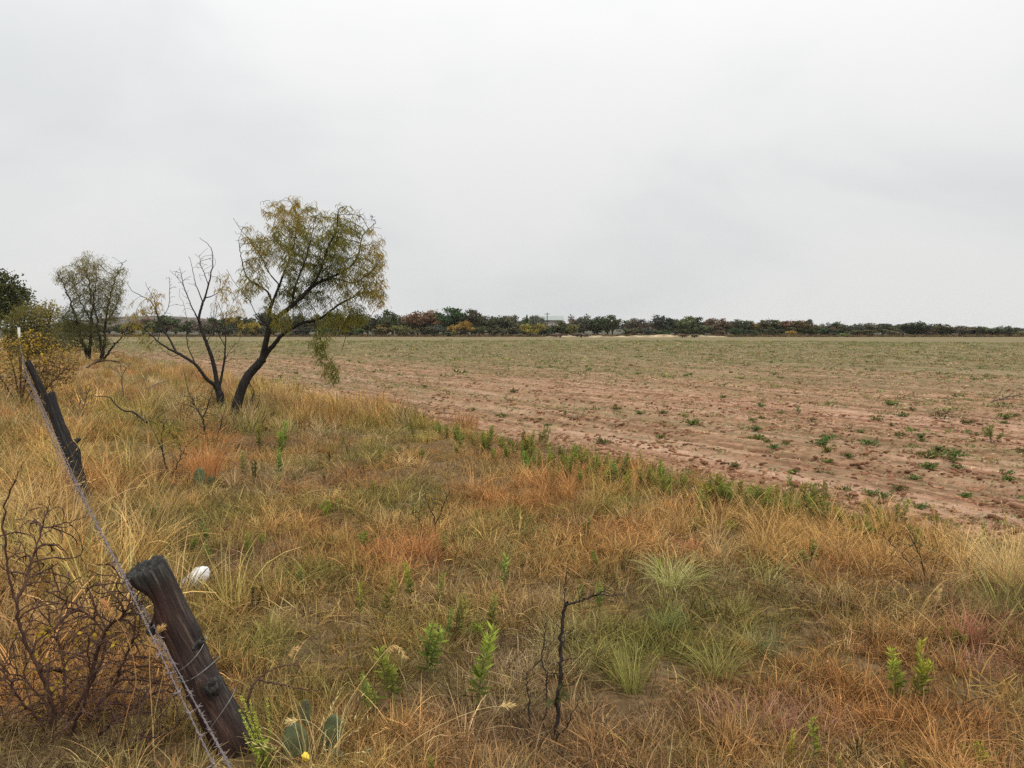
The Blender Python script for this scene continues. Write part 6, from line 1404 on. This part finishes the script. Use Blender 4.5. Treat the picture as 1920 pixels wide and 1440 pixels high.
for (px, yt, c) in REST:
    seg = 'behind the mesquite trunk' if px < 670 and px > 480 else 'behind the bare tree' if px < 400 else 'between the russet-topped tree and the gap' if px < 1160 else 'between the gap and the lime bush' if px < 1583 else 'right of the lime bush'
    key = (c, seg); cnt[key] = cnt.get(key, 0) + 1
    far_tree(px, 36 + rt.normal() * 5, yt + rt.normal() * 1.5, 212 + rt.normal() * 2, c, 'round' if rt.random() < .65 else 'tall', f'{ORD[cnt[key] - 1]} {c} tree from left, {seg}', 'trees of the far tree line')
for k in range(62):          # second row filling the line behind
    px = 395 + k * (1770 - 395) / 61 + rt.normal() * 6
    if abs(px - 1165) < 16 or abs(px - 1033) < 24: continue
    yt = np.interp(px, [395, 700, 850, 1000, 1160, 1250, 1400, 1600, 1700, 1770], [598, 592, 588, 595, 600, 600, 605, 610, 607, 612]) + abs(rt.normal()) * 3
    c = ['dark green', 'green', 'russet', 'brown', 'grey-green'][rt.choice(5, p=[.36, .24, .14, .14, .12])]
    far_tree(px, 40, yt, 226 + rt.random() * 8, c, 'round', 'tree crown filling in behind the front trees of the far line', 'trees behind the front row of the far line')
for k in range(84):          # low brush at the feet of the trees
    px = 400 + k * (1900 - 400) / 83 + rt.normal() * 10
    if 1090 < px < 1170: continue
    c = ['olive', 'brown', 'green', 'green', 'grey-green', 'dark green', 'dark green'][rt.integers(7)]
    far_tree(px, 26 + 8 * rt.random(), 614 + rt.normal() * 3, 206 + rt.random() * 4, c, 'bush', 'low scrub bush at the foot of the far tree line', 'bushes at the foot of the far line', 'scrub_bush', 'bush')
for k in range(11):
    px = 120 + k * 21 + rt.normal() * 4
    far_tree(px, 34, 603 + rt.normal() * 3, 205 + rt.random() * 15, ['dark green', 'green', 'brown'][rt.integers(3)], 'round', 'dark tree in the far band below the hill on the left', 'trees below the hill')
# strip of dry grass and low banks at the end of the field
xs_, ys_ = np.random.default_rng(8).uniform(-120, 190, 5200), None
ys_ = far_limit(xs_) + np.random.default_rng(9).uniform(-3, 14, len(xs_))
tt = np.array([[.24, .16, .09], [.17, .11, .07], [.28, .20, .11], [.15, .13, .06], [.10, .07, .05]])[np.random.default_rng(10).integers(0, 5, len(xs_))]
put('field_end_grass', ['fargrass'] * 3, xs_, ys_, 2.0, 'strip of dry brown grass at the far end of the field below the trees', 'dry grass', np.random.default_rng(11), .1, None, 1.0, tt)
M_bank = plain_mat('pale_earth', (0.30, 0.23, 0.13), 0.95, 0, 0.55, 0.45)
def bank(label, x0, x1, y, wdt, h, seed):
    nx, ny = 60, 10; X, Yv = np.meshgrid(np.linspace(0, 1, nx), np.linspace(-1, 1, ny), indexing='ij')
    H = h * (np.sin(PI * X) ** .5) * (1 - Yv ** 2) * (0.35 + 0.9 * fbm(X * 14, Yv * 1.5 + seed, seed, 3)); xx = x0 + (x1 - x0) * X; yy = y + wdt * Yv + 1.5 * (fbm(X * 4, X * 0 + seed, seed + 3, 2) - .5)
    zz = hz(xx, yy) - .15 + H; ii = np.arange(nx * ny).reshape(nx, ny); mb = MB(); mb.add(np.stack([xx, yy, zz], -1).reshape(-1, 3), np.stack([ii[:-1, :-1], ii[1:, :-1], ii[1:, 1:], ii[:-1, 1:]], -1).reshape(-1, 4))
    o = obj('earth_bank', mb.mesh('earth_bank', True), M_bank); o['kind'] = 'structure'
bank('', 14, 30, 186, 1.2, .30, 1); bank('', 18, 40, 192, 1.4, .55, 2); bank('', 8, 26, 197, 1.6, .8, 3); bank('', 28, 56, 199, 1.8, .85, 4)
for k, (px, lab) in enumerate(((1280, 'reddish-brown brush pile at the end of the field right of the pale banks'), (1302, 'brown brush pile touching the reddish one on its right'))):
    far_tree(px, 26, 625, 184, 'russet' if k == 0 else 'brown', 'bush', lab, None, 'brush_pile', 'brush pile')
for k, (px, lab) in enumerate(((1050, 'dark brown brush before the pale banks, below the roof'), (1090, 'brown brush at the left end of the pale banks'))):
    far_tree(px, 40, 624, 190, 'brown', 'bush', lab, None, 'scrub_bush', 'bush')
# house with a pale roof among the trees, a pole beside it
M_roof = plain_mat('pale_metal_roof', (0.27, 0.30, 0.28), 0.8, 0, 0.06, 2); M_wall = plain_mat('cream_wall', (0.45, 0.43, 0.38), 0.8, 0, .08, 2)
hp = P(1032, 620, 236); hp[2] = float(hz(hp[0], hp[1])); ht_ = P(1032, 592, 236)[2] - hp[2]
house = thing('house', 'house with a long pale roof showing above the far trees', 'house', hp)
def boxm(x0, x1, y0, y1, z0, z1):
    mb = MB(); V = np.array([[x, y, z] for z in (z0, z1) for y in (y0, y1) for x in (x0, x1)]); mb.add(V, [[0, 2, 3, 1], [4, 5, 7, 6], [0, 1, 5, 4], [1, 3, 7, 5], [3, 2, 6, 7], [2, 0, 4, 6]]); return mb
def hpart(name, mb, mat, par=None):
    o = bpy.data.objects.new(name, mb.mesh(name)); COL.objects.link(o); o.data.materials.append(mat); o.parent = par or house; return o
hpart('wall', boxm(-3.6, 3.6, 0, 6, -.5, ht_ - 1.3), M_wall)
mb = MB(); e_ = ht_ - 1.3; V = np.array([[-4.2, -.6, e_], [4.2, -.6, e_], [4.2, 3, ht_], [-4.2, 3, ht_], [-4.2, 6.6, e_], [4.2, 6.6, e_]]); V2 = V + np.array([0, 0, -.15]); mb.add(np.concatenate([V, V2]), [[0, 1, 2, 3], [3, 2, 5, 4], [7, 6, 9, 8], [8, 9, 10, 11], [0, 6, 7, 1], [4, 5, 11, 10], [1, 7, 8, 2], [2, 8, 11, 5], [0, 3, 9, 6], [3, 4, 10, 9]]); hpart('roof', mb, M_roof)
M_dark = plain_mat('dark_glass', (.03, .035, .04), .2); hpart('window', boxm(-2.4, -1.2, -.06, .02, .9, 2.1), M_dark); hpart('window', boxm(1.2, 2.4, -.06, .02, .9, 2.1), M_dark); hpart('door', boxm(-.5, .5, -.06, .02, 0, 2.1), M_twig)
pb = P(1026, 620, 228); pb[2] = float(hz(pb[0], pb[1])); pt_ = P(1026, 586, 228)[2] - pb[2]
pole = thing('utility_pole', 'thin utility pole standing in front of the pale roof', 'utility pole', pb)
mb = MB(); tubes(mb, np.array([[0, 0, -.3], [0, 0, pt_ * .5], [0, 0, pt_]]), np.array([.13, .12, .10]), 7); o = bpy.data.objects.new('pole_shaft', mb.mesh('pole_shaft', True)); COL.objects.link(o); o.data.materials.append(M_twig); o.parent = pole
mb = boxm(-.8, .8, -.17, -.10, pt_ - .5, pt_ - .38); o = bpy.data.objects.new('crossarm', mb.mesh('crossarm')); COL.objects.link(o); o.data.materials.append(M_twig); o.parent = pole

# ------------------------------------------------------------------ thin damp air
hzm, hzt = new_mat('damp_air')
_o = N_(hzt, 'ShaderNodeOutputMaterial'); _v = N_(hzt, 'ShaderNodeVolumePrincipled')
_v.inputs['Color'].default_value = (0.93, 0.94, 0.95, 1); _v.inputs['Density'].default_value = 0.00008; _v.inputs['Anisotropy'].default_value = 0.2
hzt.links.new(_v.outputs[0], _o.inputs['Volume'])
mb = boxm(-6500, 6500, -6500, 6500, -3.0, 18)
hz_o = obj('haze', mb.mesh('haze'), hzm); hz_o['kind'] = 'stuff'; tag(hz_o, 'thin damp haze that pales the far trees and the hill', 'haze')
